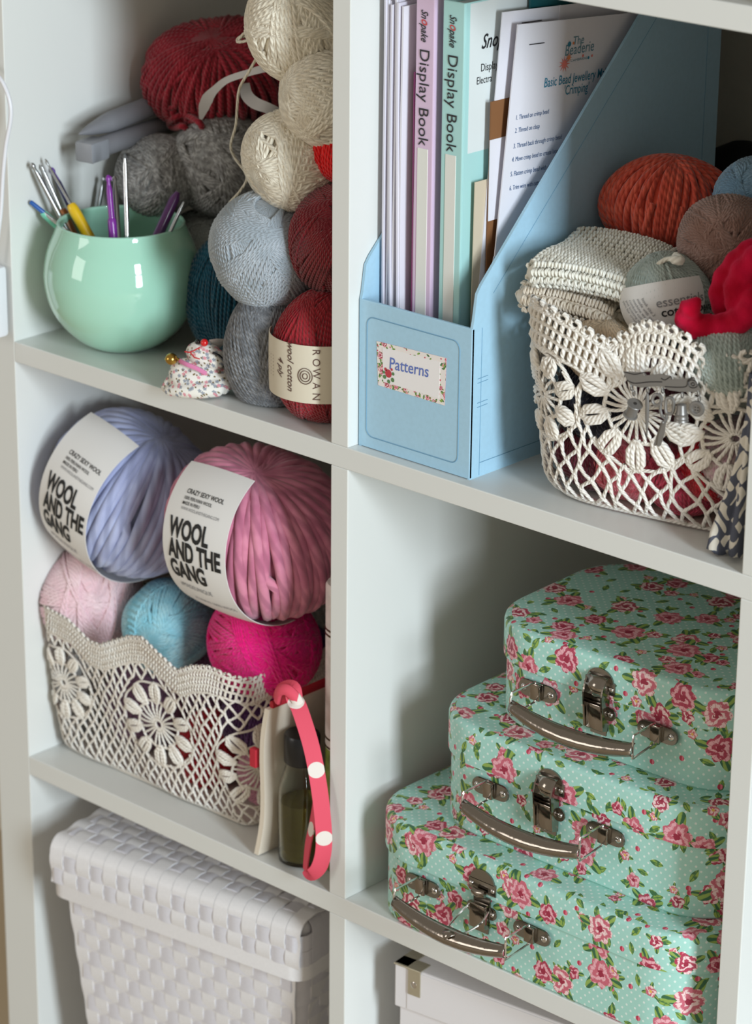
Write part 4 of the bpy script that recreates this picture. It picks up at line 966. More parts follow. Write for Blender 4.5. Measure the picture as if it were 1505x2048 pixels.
# left basket -----------------------------------------------------------------------
ob = rrect(-.3290, -.112, .027, .232, .013, 8)
RIMPX = [(60, 1212), (93, 1214), (140, 1236), (177, 1278), (200, 1286), (228, 1280), (262, 1272), (290, 1274), (330, 1312), (354, 1337), (385, 1328), (416, 1330), (450, 1345), (490, 1370), (526, 1394), (545, 1386)]
RH = [hit(u, v, 1, .012)[2] - Z2 - .0016 - .003 for u, v in RIMPX]
def rimB(s):
    P_, N_ = LB.at(np.array([s]), np.array([.12])); qv = R @ (P_[0] - CP); u = CX + FPX * qv[0] / qv[2]
    if N_[0][1] > -.35: return .1225 if N_[0][0] < .35 else .1225 + .005 * abs(math.sin(s * 40))
    return float(np.interp(u, [q[0] for q in RIMPX], RH))
def flB(s, h): return .006 * np.clip(h / .11, 0, 1.2) + .0016 * np.sin(s * 60 + h * 40)
LB = Lace(ob, Z2 + .0016, rimB, flB); LB.lean = .010; LB.xmin = -.3330
# s starts at the front right corner; the front face is the last stretch
sF = lambda x: LB.per - ( -.122 - x) if x < -.122 else 0
fr = [(s_of(LB, 128, h=.066), .066, .031), (s_of(LB, 318, h=.062), .064, .036), (s_of(LB, 520, h=.055), .052, .034), (.034 + .120, .060, .032)]
lace_net(LB, .0090, .0070, .00105, fr, rimB, .019, rng)
for f in fr: lace_flower(LB, f[0], f[1], f[2], .00100, 20, 10, rng)
lace_rim(LB, rimB, .019, .00100, .0030, rng, .0052)
t = thing('lace_basket', 'white crocheted lace basket of flower medallions on the lower left shelf, full of yarn', 'basket', (-.209, .134, Z2), 'crocheted lace baskets')
LB.mb.build('crochet_lace', lace_m, t, sharp=0)
bb = MB(); P = ob; c_ = P.mean(0); n = len(P); V = [(c_[0] + (p[0] - c_[0]) * .955, c_[1] + (p[1] - c_[1]) * .955, Z2 + .0010) for p in P]
bb.add(V + [(v[0], v[1], v[2] + .0015) for v in V], [[i for i in range(n)][::-1], [n + i for i in range(n)]] + [[i, (i + 1) % n, n + (i + 1) % n, n + i] for i in range(n)]).build('basket_base', plain('cream_base', rgb(224, 216, 204), .8), t, smooth=False)
# yarn inside the left basket
GI = 'yarn balls inside the left lace basket'
def inball(label, c, S, axis, mat, seed, r=.0015, grp=GI, n=30, loops=34):
    mb = MB(); ballgeo(mb, c, S, axis, r, BW(r, S[0], loops, seed, 5), n=n, seed=seed); press(mb); o = mb.build('yarn_ball', mat, loc=(c[0], c[1], c[2] - min(S)), sharp=0); tag(o, label, 'yarn', grp)
zi = Z2 + .0035
inball('mauve ball of yarn seen through the left end of the lower lace basket', (-.274, .078, zi + .040), (.036, .034, .040), (.3, -.2, 1), Ymau, 31)
inball('scarlet ball of yarn low in the front middle of the left lace basket', (-.196, .072, zi + .026), (.032, .028, .026), (1, .2, .2), Yscar, 32)
inball('plum purple ball of yarn seen through the right half of the left lace basket', (-.146, .088, zi + .062), (.038, .038, .036), (.2, -.4, 1), Ypur, 33)
inball('mauve ball of yarn at the lower right of the left lace basket', (-.132, .074, zi + .023), (.027, .027, .023), (.6, .3, .6), yarn('dusty_pink_wool', rgb(196, 136, 152), None, .004), 34)
inball('plum ball of yarn behind the middle medallion of the left lace basket', (-.215, .105, zi + .070), (.036, .034, .032), (.1, .4, 1), yarn('dark_mauve_wool', rgb(96, 62, 92), None, .004), 35)
inball('plum ball of yarn at the back of the left lace basket', (-.215, .185, zi + .045), (.040, .038, .045), (.1, .4, 1), Ypur, 36)
inball('mauve ball of yarn at the back right of the left lace basket', (-.140, .180, zi + .045), (.038, .038, .045), (.4, .4, 1), Ymau, 37)
# right basket ----------------------------------------------------------------------
c0 = np.array([.2365, .118]); th_ = np.linspace(0, 2 * np.pi, 72, endpoint=False); ex_n = .52; ang = math.radians(10)
q = np.stack([np.sign(np.cos(th_)) * np.abs(np.cos(th_)) ** ex_n * .0935, np.sign(np.sin(th_)) * np.abs(np.sin(th_)) ** ex_n * .094], 1)
od = q @ np.array([[math.cos(ang), math.sin(ang)], [-math.sin(ang), math.cos(ang)]]) + c0
def flD(s, h): return .012 * np.clip(h / .13, 0, 1.3) + .003 * np.sin(s * 38) * np.clip(h / .1, 0, 1)
LD = Lace(od, .0018, None, flD); LD.bot = .016
RDU = []; RDH = []
for u_, v_ in ((1045, 590), (1090, 603), (1150, 640), (1185, 662), (1215, 682), (1240, 674), (1262, 652), (1295, 641), (1335, 647), (1380, 672), (1410, 700), (1425, 720), (1450, 714), (1485, 702)):
    P_, N_ = LD.at(np.array([s_of(LD, u_, h=.12)]), np.array([.12])); qv = R @ (P_[0] - CP); vv = CY + FPX * qv[1] / qv[2]
    RDU.append(u_); RDH.append(.12 + (vv - v_) / (FPX / qv[2] * .955) - .006)
def rimD(s):
    P_, N_ = LD.at(np.array([s]), np.array([.12])); qv = R @ (P_[0] - CP); u = CX + FPX * qv[0] / qv[2]
    if np.dot(N_[0], CP - P_[0]) < 0: return .100
    return float(np.interp(u, RDU, RDH))
frD = [(s_of(LD, 1275, h=.06), .078, .043), (s_of(LD, 1090, h=.06), .070, .030), (s_of(LD, 1470, h=.06), .070, .036)]
JT = .27
lace_net(LD, .0125, .0098, .00135, frD, rimD, .026, rng)
for f, pp, sp in zip(frD, (10, 8, 9), (24, 14, 18)): lace_flower(LD, f[0], f[1], f[2], .00130, sp, pp, rng)
lace_rim(LD, rimD, .026, .00150, .0048, rng, .0088)
t = thing('lace_basket', 'chunky cream crocheted lace basket with a pewter brooch, right of the blue file', 'basket', (c0[0], c0[1], 0), 'crocheted lace baskets')
LD.mb.build('crochet_lace', lace_d, t, sharp=0)
bb = MB(); P = od; c_ = c0; n = len(P); V = [(c_[0] + (p[0] - c_[0]) * .86, c_[1] + (p[1] - c_[1]) * .86, .0010) for p in P]
bb.add(V + [(v[0], v[1], v[2] + .0020) for v in V], [[i for i in range(n)][::-1], [n + i for i in range(n)]] + [[i, (i + 1) % n, n + (i + 1) % n, n + i] for i in range(n)]).build('basket_base', plain('cream_base', rgb(224, 216, 204), .8), t, smooth=False)
GJ = 'yarn balls inside the right lace basket'
def inD(label, px, z, dep, S, mat, seed, axis=(.2, .3, 1)):
    p = hit(px, 1024, 1, .05); 
    # walk along the view ray through the wall by dep
    s = s_of(LD, px, h=z); P_, N_ = LD.at(np.array([s]), np.array([z])); c = P_[0] - N_[0] * (dep + S[0]); c[2] = max(z, S[2] + .004)
    inball(label, c, S, axis, mat, seed, .0015, GJ)
inD('pink and white ball of yarn low at the front of the right lace basket', 1215, .028, .004, (.028, .026, .024), Ywhp, 41)
inD('rose ball of yarn low behind the lace, right of the pink and white one', 1330, .026, .004, (.026, .026, .022), yarn('deep_rose_wool', rgb(186, 60, 86), None, .004), 42)
inD('scarlet ball of yarn behind the lace near the right corner of the basket', 1405, .042, .004, (.024, .024, .024), Yscar, 43)
inD('black ball of yarn behind the lace at the left of the right basket', 1130, .070, .006, (.030, .028, .032), yarn('navy_wool', rgb(24, 28, 44), None, .004), 44)
inD('dark burgundy ball of yarn low behind the lace at the left corner', 1120, .030, .006, (.026, .026, .024), yarn('burgundy_wool', rgb(92, 20, 40), None, .004), 45)
inD('dusky plum ball of yarn behind the big medallion of the right basket', 1260, .080, .012, (.030, .030, .028), yarn('dusk_wool', rgb(88, 40, 56), None, .004), 46)
inD('beige ball of yarn behind the lace just below the folded crochet cloths', 1150, .098, .008, (.028, .028, .022), yarn('beige_wool', rgb(206, 184, 156), None, .004), 47)
inD('sage grey glittery ball of yarn at the right of the basket behind the rim', 1450, .114, .000, (.030, .034, .027), Ysage, 48)
inD('pale multicoloured ball of yarn behind the lace at the far right', 1460, .048, .002, (.026, .028, .026), yarn('confetti_wool', rgb(206, 190, 186), rgb(196, 150, 166), .004, mott=160), 49)

# ------------------------------------------------------------------ green glass bowl and crochet hooks
mint, nt, b = base('mint_milk_glass', .06, 0, rgb(172, 222, 200)); b.inputs['Coat Weight'].default_value = .6; b.inputs['Coat Roughness'].default_value = .03
b.inputs['Subsurface Weight'].default_value = .25; b.inputs['Subsurface Radius'].default_value = (.6, 1.0, .8); b.inputs['Subsurface Scale'].default_value = .006
BC = np.array([-.2685, .0525]); BZ = .0006
prof_b = [(0, 0), (.021, 0), (.0255, .0012), (.036, .0075), (.047, .0185), (.0555, .033), (.0593, .050), (.0590, .063), (.0558, .077), (.0512, .088), (.0487, .0945), (.0484, .0965), (.0470, .0972), (.0458, .0962), (.0462, .0935), (.0488, .086), (.0530, .076), (.0562, .062), (.0566, .050), (.0530, .035), (.044, .021), (.030, .0085), (.018, .004), (0, .0038)]
pb = catmull([(r_, 0, z) for r_, z in prof_b[1:]], 4); pb = [(0, 0)] + [(max(0, p[0]), p[2]) for p in pb]
o = MB().lathe(pb, 72, M4(np.eye(3), (BC[0], BC[1], BZ))).build('glass_bowl', mint, loc=(BC[0], BC[1], 0), sharp=50)
tag(o, 'glossy mint green round glass bowl holding crochet hooks on the upper left shelf', 'bowl')
alu = plain('brushed_aluminium', rgb(176, 178, 180), .3, 1.0); sil = plain('pale_silver', rgb(206, 208, 210), .22, 1.0)
def along(a, b_, ts): return [np.array(a) + (np.array(b_) - np.array(a)) * t for t in ts]
GH = 'crochet hooks in the green bowl'
def hook(label, tip_uv, rim_uv, ytip, yrim, r, shaft, handle=None, hfrac=(.0, .0), hr=0, deep=.065, hookd=1, name='crochet_hook', blunt=False, extra=None):
    a = hit(tip_uv[0], tip_uv[1], 1, ytip); m = hit(rim_uv[0], rim_uv[1], 1, yrim); d = (m - a) / np.linalg.norm(m - a)
    L1 = np.linalg.norm(m - a); 
    # carry on down into the bowl until near the inner wall
    L2 = L1
    while True:
        p = a + d * (L2 + .001); rr = math.hypot(p[0] - BC[0], p[1] - BC[1]); zz = p[2] - BZ
        lim = np.interp(zz, [.004, .0085, .021, .035, .050, .062, .076, .086, .0935, .2], [.012, .028, .042, .051, .0545, .0542, .051, .047, .044, 1])
        if zz < .0085 or (L2 > L1 + .004 and rr > lim - max(r, hr)) or L2 > L1 + .12: break
        L2 += .001
    bz = a + d * L2
    t = thing(name, label, 'crochet hook' if name == 'crochet_hook' else 'knitting needle', tuple(bz), GH)
    if blunt: pr = [(0, r * .5), (.004, r), (1, r)]; ts = [0, .006 / L2, 1]; rs = [r * .45, r, r]
    else: ts = [0, .0012 / L2, .003 / L2, .0050 / L2, .0085 / L2, .012 / L2, 1]; rs = [r * .35, r * .75, r * .95, r * .55, r * .8, r, r]
    P = along(a, bz, ts)
    mb = MB().tube(P, rs, 12)
    if not blunt:   # the barb of the hook
        sd = np.cross(d, VD); sd /= np.linalg.norm(sd); sd *= hookd
        mb.tube([a + d * .0010 + sd * r * .1, a + d * .0022 + sd * r * .75, a + d * .0042 + sd * r * 1.1], [r * .35, r * .5, r * .15], 8)
    mb.build('shaft', shaft, t)
    if handle is not None:
        h0, h1 = hfrac; A0 = a + d * (L1 * h0); A1 = a + d * min(L1 * h1, L2 - .001)
        MB().tube(along(A0, A1, [0, .02, .08, .2, .8, .97, 1]), [hr * .55, hr * .8, hr * .95, hr, hr, hr * .9, hr * .6], 14).build('handle', handle, t)
    return t
plas = lambda n, c_: plain(n, c_, .3, coat=.3)
hook('crochet hook with a blue tip and steel shaft, lowest on the left of the bowl', (60, 403), (150, 475), .018, .040, .0016, sil, plas('cobalt_metal', rgb(34, 92, 170)), (-.0, .32), .0018)
hook('mint green handled hook beside the blue tipped one', (84, 424), (138, 473), .024, .042, .0013, sil, plas('mint_plastic', rgb(120, 206, 180)), (.0, .98), .0030, blunt=True)
hook('steel crochet hook with a brown handle leaning left', (82, 330), (150, 482), .030, .045, .0012, sil, plas('brown_plastic', rgb(168, 104, 58)), (.58, 1.25), .0046)
hook('steel crochet hook with a bright yellow handle', (90, 318), (184, 484), .030, .042, .0012, sil, plas('yellow_plastic', rgb(232, 188, 30)), (.54, 1.25), .0044)
hook('purple crochet hook with a navy grip behind the yellow handled one', (103, 335), (160, 455), .040, .052, .0019, plas('purple_metal', rgb(96, 48, 150)), plas('navy_plastic', rgb(44, 40, 84)), (.20, .9), .0023)
hook('plain grey hook leaning farthest left behind the steel ones', (63, 326), (130, 452), .017, .036, .0021, alu)
hook('purple aluminium crochet hook standing upright in the middle of the bowl', (216, 350), (228, 488), .036, .030, .0024, plas('violet_metal', rgb(128, 44, 150)), plas('violet_metal', rgb(128, 44, 150)), (.62, 1.0), .0034, hookd=-1)
hook('grey hook standing just behind the upright purple one', (229, 352), (238, 486), .042, .034, .0021, alu)
hook('pale grey needle standing upright at the middle of the bowl', (250, 316), (255, 486), .036, .030, .0019, sil, name='knitting_needle', blunt=True)
hook('short grey hook leaning on the back rim of the bowl', (207, 352), (193, 436), .085, .078, .0021, alu, hookd=-1)
hook('thick dark purple crochet hook leaning right out of the bowl', (356, 384), (322, 458), .078, .064, .0040, plas('dark_purple_metal', rgb(84, 34, 96)), blunt=True)
hook('slim steel needle leaning right beside the thick purple hook', (368, 404), (346, 452), .072, .062, .0015, sil, name='knitting_needle', blunt=True)
# two thick grey needles lying across the pile
gp = plain('grey_plastic', rgb(126, 126, 131), .45)
a = hit(158, 268, 1, .046); b_ = hit(360, 190, 1, .160); d = (b_ - a) / np.linalg.norm(b_ - a)
o = MB().tube([a, a + d * .002, a + d * .012, a + d * .030, a + d * .036, a + d * .175], [.0006, .0013, .0042, .0074, .0080, .0080], 18).build('knitting_needle', gp); tag(o, 'thick grey pointed knitting needle resting above the blunt-ended one', 'knitting needle', 'thick grey knitting needles')
a = hit(172, 304, 1, .046); b_ = hit(360, 240, 1, .158); d = (b_ - a) / np.linalg.norm(b_ - a)
t = thing('knitting_needle', 'thick grey knitting needle with a square end cap, below the pointed one', 'knitting needle', tuple(a), 'thick grey knitting needles')
MB().tube([a + d * .014, a + d * .17], [.0078, .0078], 18).build('shaft', gp, t)
F3 = frame(d, (0, .2, 1)); F3 = np.stack([F3[:, 1], F3[:, 0], F3[:, 2]], 1)
MB().box((-.0080, -.0088, 0), (.0080, .0088, .021), .0022, M4(frame(d, (0, 0, 1)), a - d * .003)).build('end_cap', plain('grey_plastic_light', rgb(140, 142, 148), .4), t, sharp=30)

# ------------------------------------------------------------------ little floral fabric cat
fab = floral('small_floral_cotton', rgb(228, 224, 216), .34)
def smallprint(name, g):
    m, nt, b = base(name, .85); uv, u, v = uvn(nt)
    col = g
    for seed, scl, rad, ca, cb in ((3, .0050, .0015, rgb(128, 134, 146), rgb(168, 172, 180)), (8, .0046, .0008, rgb(132, 110, 62), rgb(104, 84, 50)), (15, .0070, .0014, rgb(206, 120, 132), rgb(226, 170, 176))):
        mp = nt.nodes.new('ShaderNodeMapping'); nt.links.new(uv, mp.inputs[0]); mp.inputs['Location'].default_value = (seed * .137, seed * .211, 0)
        vo = nt.nodes.new('ShaderNodeTexVoronoi'); vo.voronoi_dimensions = '2D'; vo.inputs['Scale'].default_value = 1 / scl; nt.links.new(mp.outputs[0], vo.inputs['Vector'])
        sA = nt.nodes.new('ShaderNodeSeparateXYZ'); nt.links.new(mp.outputs[0], sA.inputs[0]); sB = nt.nodes.new('ShaderNodeSeparateXYZ'); nt.links.new(vo.outputs['Position'], sB.inputs[0])
        x = X(nt, sA.outputs[0]) - X(nt, sB.outputs[0]); y = X(nt, sA.outputs[1]) - X(nt, sB.outputs[1]); r = (x * x + y * y).op('SQRT'); th_ = y.op('ARCTAN2', x)
        c = mixc(nt, (r * 9000).sin().sm(-.4, .6), ca, cb); col = mixc(nt, r.lt((th_ * 2.5).sin().abs() * (rad * .5) + rad * .55), col, c)
    nt.links.new(col, b.inputs['Base Color']); return m
fab = smallprint('ditsy_floral_cotton', rgb(232, 228, 220))
O_ = np.array([-.1420, .0080, 0]); E1 = np.array([.73, .68, 0]); E2 = np.array([-.68, .73, 0])   # E1 = picture right, E2 = away
def cp(r_, a_, z): return O_ + E1 * r_ + E2 * a_ + np.array([0, 0, z])
t = thing('toy_cat', 'small stuffed floral fabric cat with a gold bell and red nose', 'toy cat', tuple(O_))
mb = MB(); FR = np.stack([E1, E2, (0, 0, 1)], 1)
mb.ell(cp(.001, .002, .0125), (.021, .015, .0125), 20, 12, FR).ell(cp(-.008, .003, .014), (.013, .012, .013), 16, 10, FR)
for P, r_ in ((((-.020, -.004, .0045), (-.010, -.010, .0065), (.003, -.012, .0075), (.014, -.009, .0085)), (.0038, .0052, .0062, .0070)), (((-.023, .004, .0040), (-.018, .006, .009), (-.010, .004, .015)), (.0036, .0048, .006)), (((.016, -.006, .009), (.019, .002, .012), (.015, .008, .014)), (.0085, .0090, .0085))):
    c_ = catmull([cp(*p) for p in P], 4); mb.tube(c_, np.interp(np.linspace(0, 1, len(c_)), np.linspace(0, 1, len(r_)), r_), 12)
for p, q in (((-.020, -.004, .0045), .0038), ((-.023, .004, .0040), .0036), ((.014, -.009, .0085), .0070), ((.015, .008, .014), .0085)): mb.ell(cp(*p), (q, q, q), 12, 8)
fuse(mb, .0011, 3).build('body', fab, t, sharp=0)
mb = MB().ell(cp(.006, .004, .0290), (.0145, .0110, .0098), 20, 12, FR @ np.array([[.94, 0, .34], [0, 1, 0], [-.34, 0, .94]])).ell(cp(.013, .000, .0275), (.0085, .0085, .0080), 14, 9, FR)
hd = fuse(mb, .0009, 3).build('head', fab, t, sharp=0)
for p0, p1, w_ in (((.012, .000, .030), (.033, -.004, .0235), .0058), ((.010, .010, .034), (.022, .016, .037), .0052)):
    a = cp(*p0); b_ = cp(*p1); MB().tube([a, a + (b_ - a) * .4, b_ - (b_ - a) * .12, b_], [w_, w_ * .78, w_ * .25, .0003], 12, flat=.45).build('ear', fab, hd, sharp=0)
redb = plain('red_bead', rgb(206, 24, 28), .12, coat=.5); blkb = plain('black_bead', rgb(14, 14, 16), .15, coat=.5)
MB().ell(cp(.006, -.004, .0410), (.0029, .0029, .0029), 16, 10).build('nose_bead', redb, hd)
MB().ell(cp(.001, .001, .0400), (.0021, .0021, .0021), 14, 8).build('eye_bead', blkb, hd)
MB().tube(catmull([cp(.012, -.0085, .0350), cp(.017, -.008, .0325), cp(.0205, -.006, .0275)], 4), .0010, 6).build('eye_stitch', blkb, hd)
mb = MB()
for P in (((.003, -.0075, .0385), (-.002, -.0085, .0360), (-.005, -.0085, .0350)), ((-.005, -.0085, .0350), (-.008, -.0070, .0352)), ((-.004, -.0088, .0352), (-.001, -.0108, .0320), (.003, -.0112, .0310))): mb.tube([cp(*p) for p in P], .00055, 5)
mb.build('mouth_stitches', plain('red_thread', rgb(196, 40, 44), .7), hd)
MB().tube(catmull([cp(-.0125, -.0040, .0275), cp(-.0065, -.0110, .0268), (cp(.001, -.0135, .0245)), cp(.0075, -.0125, .0205)], 6), .0019, 6, flat=.4).build('ribbon', plain('pink_satin', rgb(222, 134, 178), .25), t)
gold = plain('gold_metal', rgb(190, 152, 74), .22, 1.0)
bl_ = MB().ell(cp(-.0180, -.0040, .0285), (.0046, .0046, .0044), 18, 12).lathe([(.0045, -.0004), (.0050, 0), (.0045, .0004)], 20, M4(np.eye(3), cp(-.0180, -.0040, .0285))).build('bell', gold, t)
MB().tube([cp(-.0140, -.0045, .0290), cp(-.0125, -.0048, .0280)], .0013, 8).build('bell_loop', gold, bl_)

# ------------------------------------------------------------------ zip pouch, bottle, tubes (left compartment)
can = plain('cream_canvas', rgb(226, 214, 196), .85, ns=900, bs=.2, bd=.0004)
cx_ = -.0700
t = thing('zip_pouch', 'flat cream canvas pouch with a spotted coral wrist strap, standing beside the lace basket', 'pouch', (cx_, .09, Z2))
prf = [(.0, .0010), (-.0025, .05), (-.0045, .09), (-.0050, .120)]
def pouchside(y0, y1, th_):
    V = []; F = []; ny = 14; nz = 14
    for k in range(nz + 1):
        z = Z2 + .0012 + .124 * k / nz; q = k / nz
        for j in range(ny + 1):
            y = y0 + (y1 - y0) * j / ny; e = math.sin(math.pi * j / ny) ** .5 * (math.sin(math.pi * min(1, q * 1.05)) ** .5 if q < .95 else .2)
            V.append((cx_ - .010 + .013 * q + .0030 * math.sin(q * 6 + j * .2) + th_ * (.0022 + .0035 * e), y, z))
    for k in range(nz):
        for j in range(ny): a = k * (ny + 1) + j; F.append([a, a + 1, a + ny + 2, a + ny + 1] if th_ > 0 else [a, a + ny + 1, a + ny + 2, a + 1])
    return V, F
mb = MB(); V1, F1 = pouchside(.004, .190, 1); V2, F2 = pouchside(.004, .190, -1); n1 = len(V1); ny = 15
edge = [j for j in range(15)] + [k * 15 + 14 for k in range(1, 15)] + [14 * 15 + j for j in range(13, -1, -1)] + [k * 15 for k in range(13, 0, -1)]
mb.add(V1 + V2, F1 + [[i + n1 for i in f] for f in F2] + [[edge[i], edge[i] + n1, edge[(i + 1) % len(edge)] + n1, edge[(i + 1) % len(edge)]] for i in range(len(edge))])
po = mb.build('pouch_body', can, t, sharp=60)
coral = plain('coral_cotton', rgb(226, 84, 104), .75, ns=900, bs=.15)
def spotted(name, g, w_):
    m, nt, b = base(name, .75); uv, u, v = uvn(nt); mp = nt.nodes.new('ShaderNodeMapping'); nt.links.new(uv, mp.inputs[0])
    q = (u / .052 + .35); dq = (q - q.op('ROUND')) * .052; d2 = (dq * dq + (v - .5) * (v - .5) * .00012).op('SQRT')
    nt.links.new(mixc(nt, d2.lt(.0058), g, w_), b.inputs['Base Color']); return m
spot = spotted('coral_spotted_cotton', rgb(226, 80, 102), rgb(232, 222, 214))
zz = [np.array(p) for p in zip(*[iter([v for v in []])] * 3)]
zp = MB().tube([(cx_ + .003, .008, Z2 + .127), (cx_ + .004, .06, Z2 + .128), (cx_ + .005, .12, Z2 + .129), (cx_ + .005, .188, Z2 + .128)], .0040, 8, flat=.5).build('zip_binding', plain('red_binding', rgb(186, 34, 52), .7), po)
MB().box((cx_ - .016, .0035, Z2 + .073), (cx_ - .0095, .0085, Z2 + .088), .0006).build('side_tab', plain('red_binding', rgb(186, 34, 52), .7), po, smooth=False)
def px(u, v, y): return hit(u, v, 1, y)
st_ = strip([px(560, 1395, .006), px(568, 1380, .004), px(584, 1378, .002), px(590, 1400, .001), px(600, 1420, -.002), px(622, 1490, -.006), px(636, 1560, -.009), px(645, 1630, -.010), px(648, 1690, -.010), px(640, 1730, -.010), px(624, 1748, -.010), px(612, 1740, -.008)], [.010, .012, .013, .012, .012, .012, .012, .012, .012, .012, .010, .006], VD + np.array([.25, 0, 0]), .0012)
P = None
def suv(o_mb, scale=1.0):
    V = o_mb.V[0]; N = len(V) // 4; C_ = (V[:N] + V[N:2 * N]) / 2; L = np.concatenate([[0], np.cumsum(np.linalg.norm(np.diff(C_, axis=0), axis=1))]); uv = []
    for f in o_mb.F:
        for i in f: uv.append((L[i % N], (0, 1, 1, 0)[i // N]))
    o_mb.UV = [np.array(uv)]; return o_mb
stp = suv(st_).build('wrist_strap', spot, t)
s2 = suv(strip([px(612, 1740, -.008), px(618, 1690, -.006), px(628, 1640, -.004), px(634, 1590, -.003), px(630, 1540, -.002), px(618, 1480, .001), px(596, 1420, .004)], [.006, .009, .009, .008, .008, .008, .008], VD + np.array([-.9, 0, 0]), .0010)).build('strap_return', spot, stp)
MB().tube(catmull([px(556, 1400, .001), px(560, 1382, -.003), px(575, 1380, -.003), px(592, 1396, -.001), px(598, 1410, .001)], 5), .0042, 10, flat=.7).build('strap_knot', spot, stp)
# bottle of oil
gl, nt, b = base('clear_glass', .02, 0, rgb(244, 246, 240)); b.inputs['Transmission Weight'].default_value = 1; b.inputs['IOR'].default_value = 1.3
oil, nt, b = base('olive_oil_liquid', .05, 0, rgb(158, 146, 70)); b.inputs['Transmission Weight'].default_value = .75; b.inputs['IOR'].default_value = 1.33
bc = np.array([-.0505, .0235]); rB = .0180
t = thing('bottle', 'clear glass bottle of olive green oil with a black cap', 'bottle', (bc[0], bc[1], Z2))
bpz = lambda pr, n=36: MB().lathe(pr, n, M4(np.eye(3), (bc[0], bc[1], Z2)))
outer = [(0, .0008), (.015, .0008), (.0178, .0024), (rB, .006), (rB, .050), (.0176, .058), (.0165, .066), (.0135, .074), (.0122, .080), (.0120, .088)]
bpz(outer + [(.0108, .088), (.0110, .080), (.0122, .0735), (.0152, .0655), (.0164, .057), (.0170, .050), (.0170, .007), (.0165, .004), (0, .0035)]).build('glass', gl, t, sharp=40)
bpz([(0, .0040), (.0155, .0045), (.0166, .0075), (.0166, .0505), (0, .0505)]).build('oil', oil, t, sharp=50)
bpz([(0, .082), (.0128, .082), (.0136, .083), (.0136, .1035), (.0126, .1052), (0, .1052)]).build('cap', plain('black_plastic', rgb(18, 18, 22), .32), t, sharp=40)
# decorated tube behind and green jar at the divider
tc = (-.0188, .0400)
t = thing('tube', 'tall white printed tube with bronze rings over a green lower half, beside the middle divider', 'tube', (tc[0], tc[1], Z2))
TM = M4(np.eye(3), (tc[0], tc[1], Z2)); rT = .0172
MB().lathe([(0, .0008), (rT, .0008), (rT, .100), (0, .100)], 32, TM).build('tube_body', plain('jar_green_print', rgb(120, 132, 62), .4, ns=90, var=.4, bs=0), t, sharp=40)
MB().lathe([(rT + .0001, .100), (rT + .0001, .228), (rT - .001, .230), (0, .230)], 32, TM).build('tube_lid', plain('white_print_sleeve', rgb(222, 212, 208), .5, ns=120, var=.10, bs=0), t, sharp=40)
for z in (.1005, .1075, .190, .194): MB().lathe([(rT + .0001, z), (rT + .0005, z + .0004), (rT + .0005, z + .0014), (rT + .0001, z + .0018)], 32, TM).build('ring', plain('bronze_ring', rgb(96, 76, 56), .35, .8), t)

# ------------------------------------------------------------------ charger and cable hanging at the left edge
wpl = plain('white_plastic', rgb(232, 232, 238), .3)
a = hit(-14, 595, 1, -.004)
o = MB().box((a[0] - .020, -.022, a[2] - .0280), (a[0] + .0158, -.002, a[2] + .0280), .003).build('charger', wpl, sharp=30); tag(o, 'white plastic charger block against the left edge of the shelving unit', 'charger')
P = catmull([hit(u, v, 1, -.008) for u, v in ((-40, 120), (-8, 148), (8, 170), (20, 205), (21, 240), (12, 290), (6, 350), (2, 420), (-4, 470), (-10, 525))], 8)
o = MB().tube(P, .0016, 10).build('cable', wpl); tag(o, 'thin white cable curving down the left edge above the charger block', 'cable')

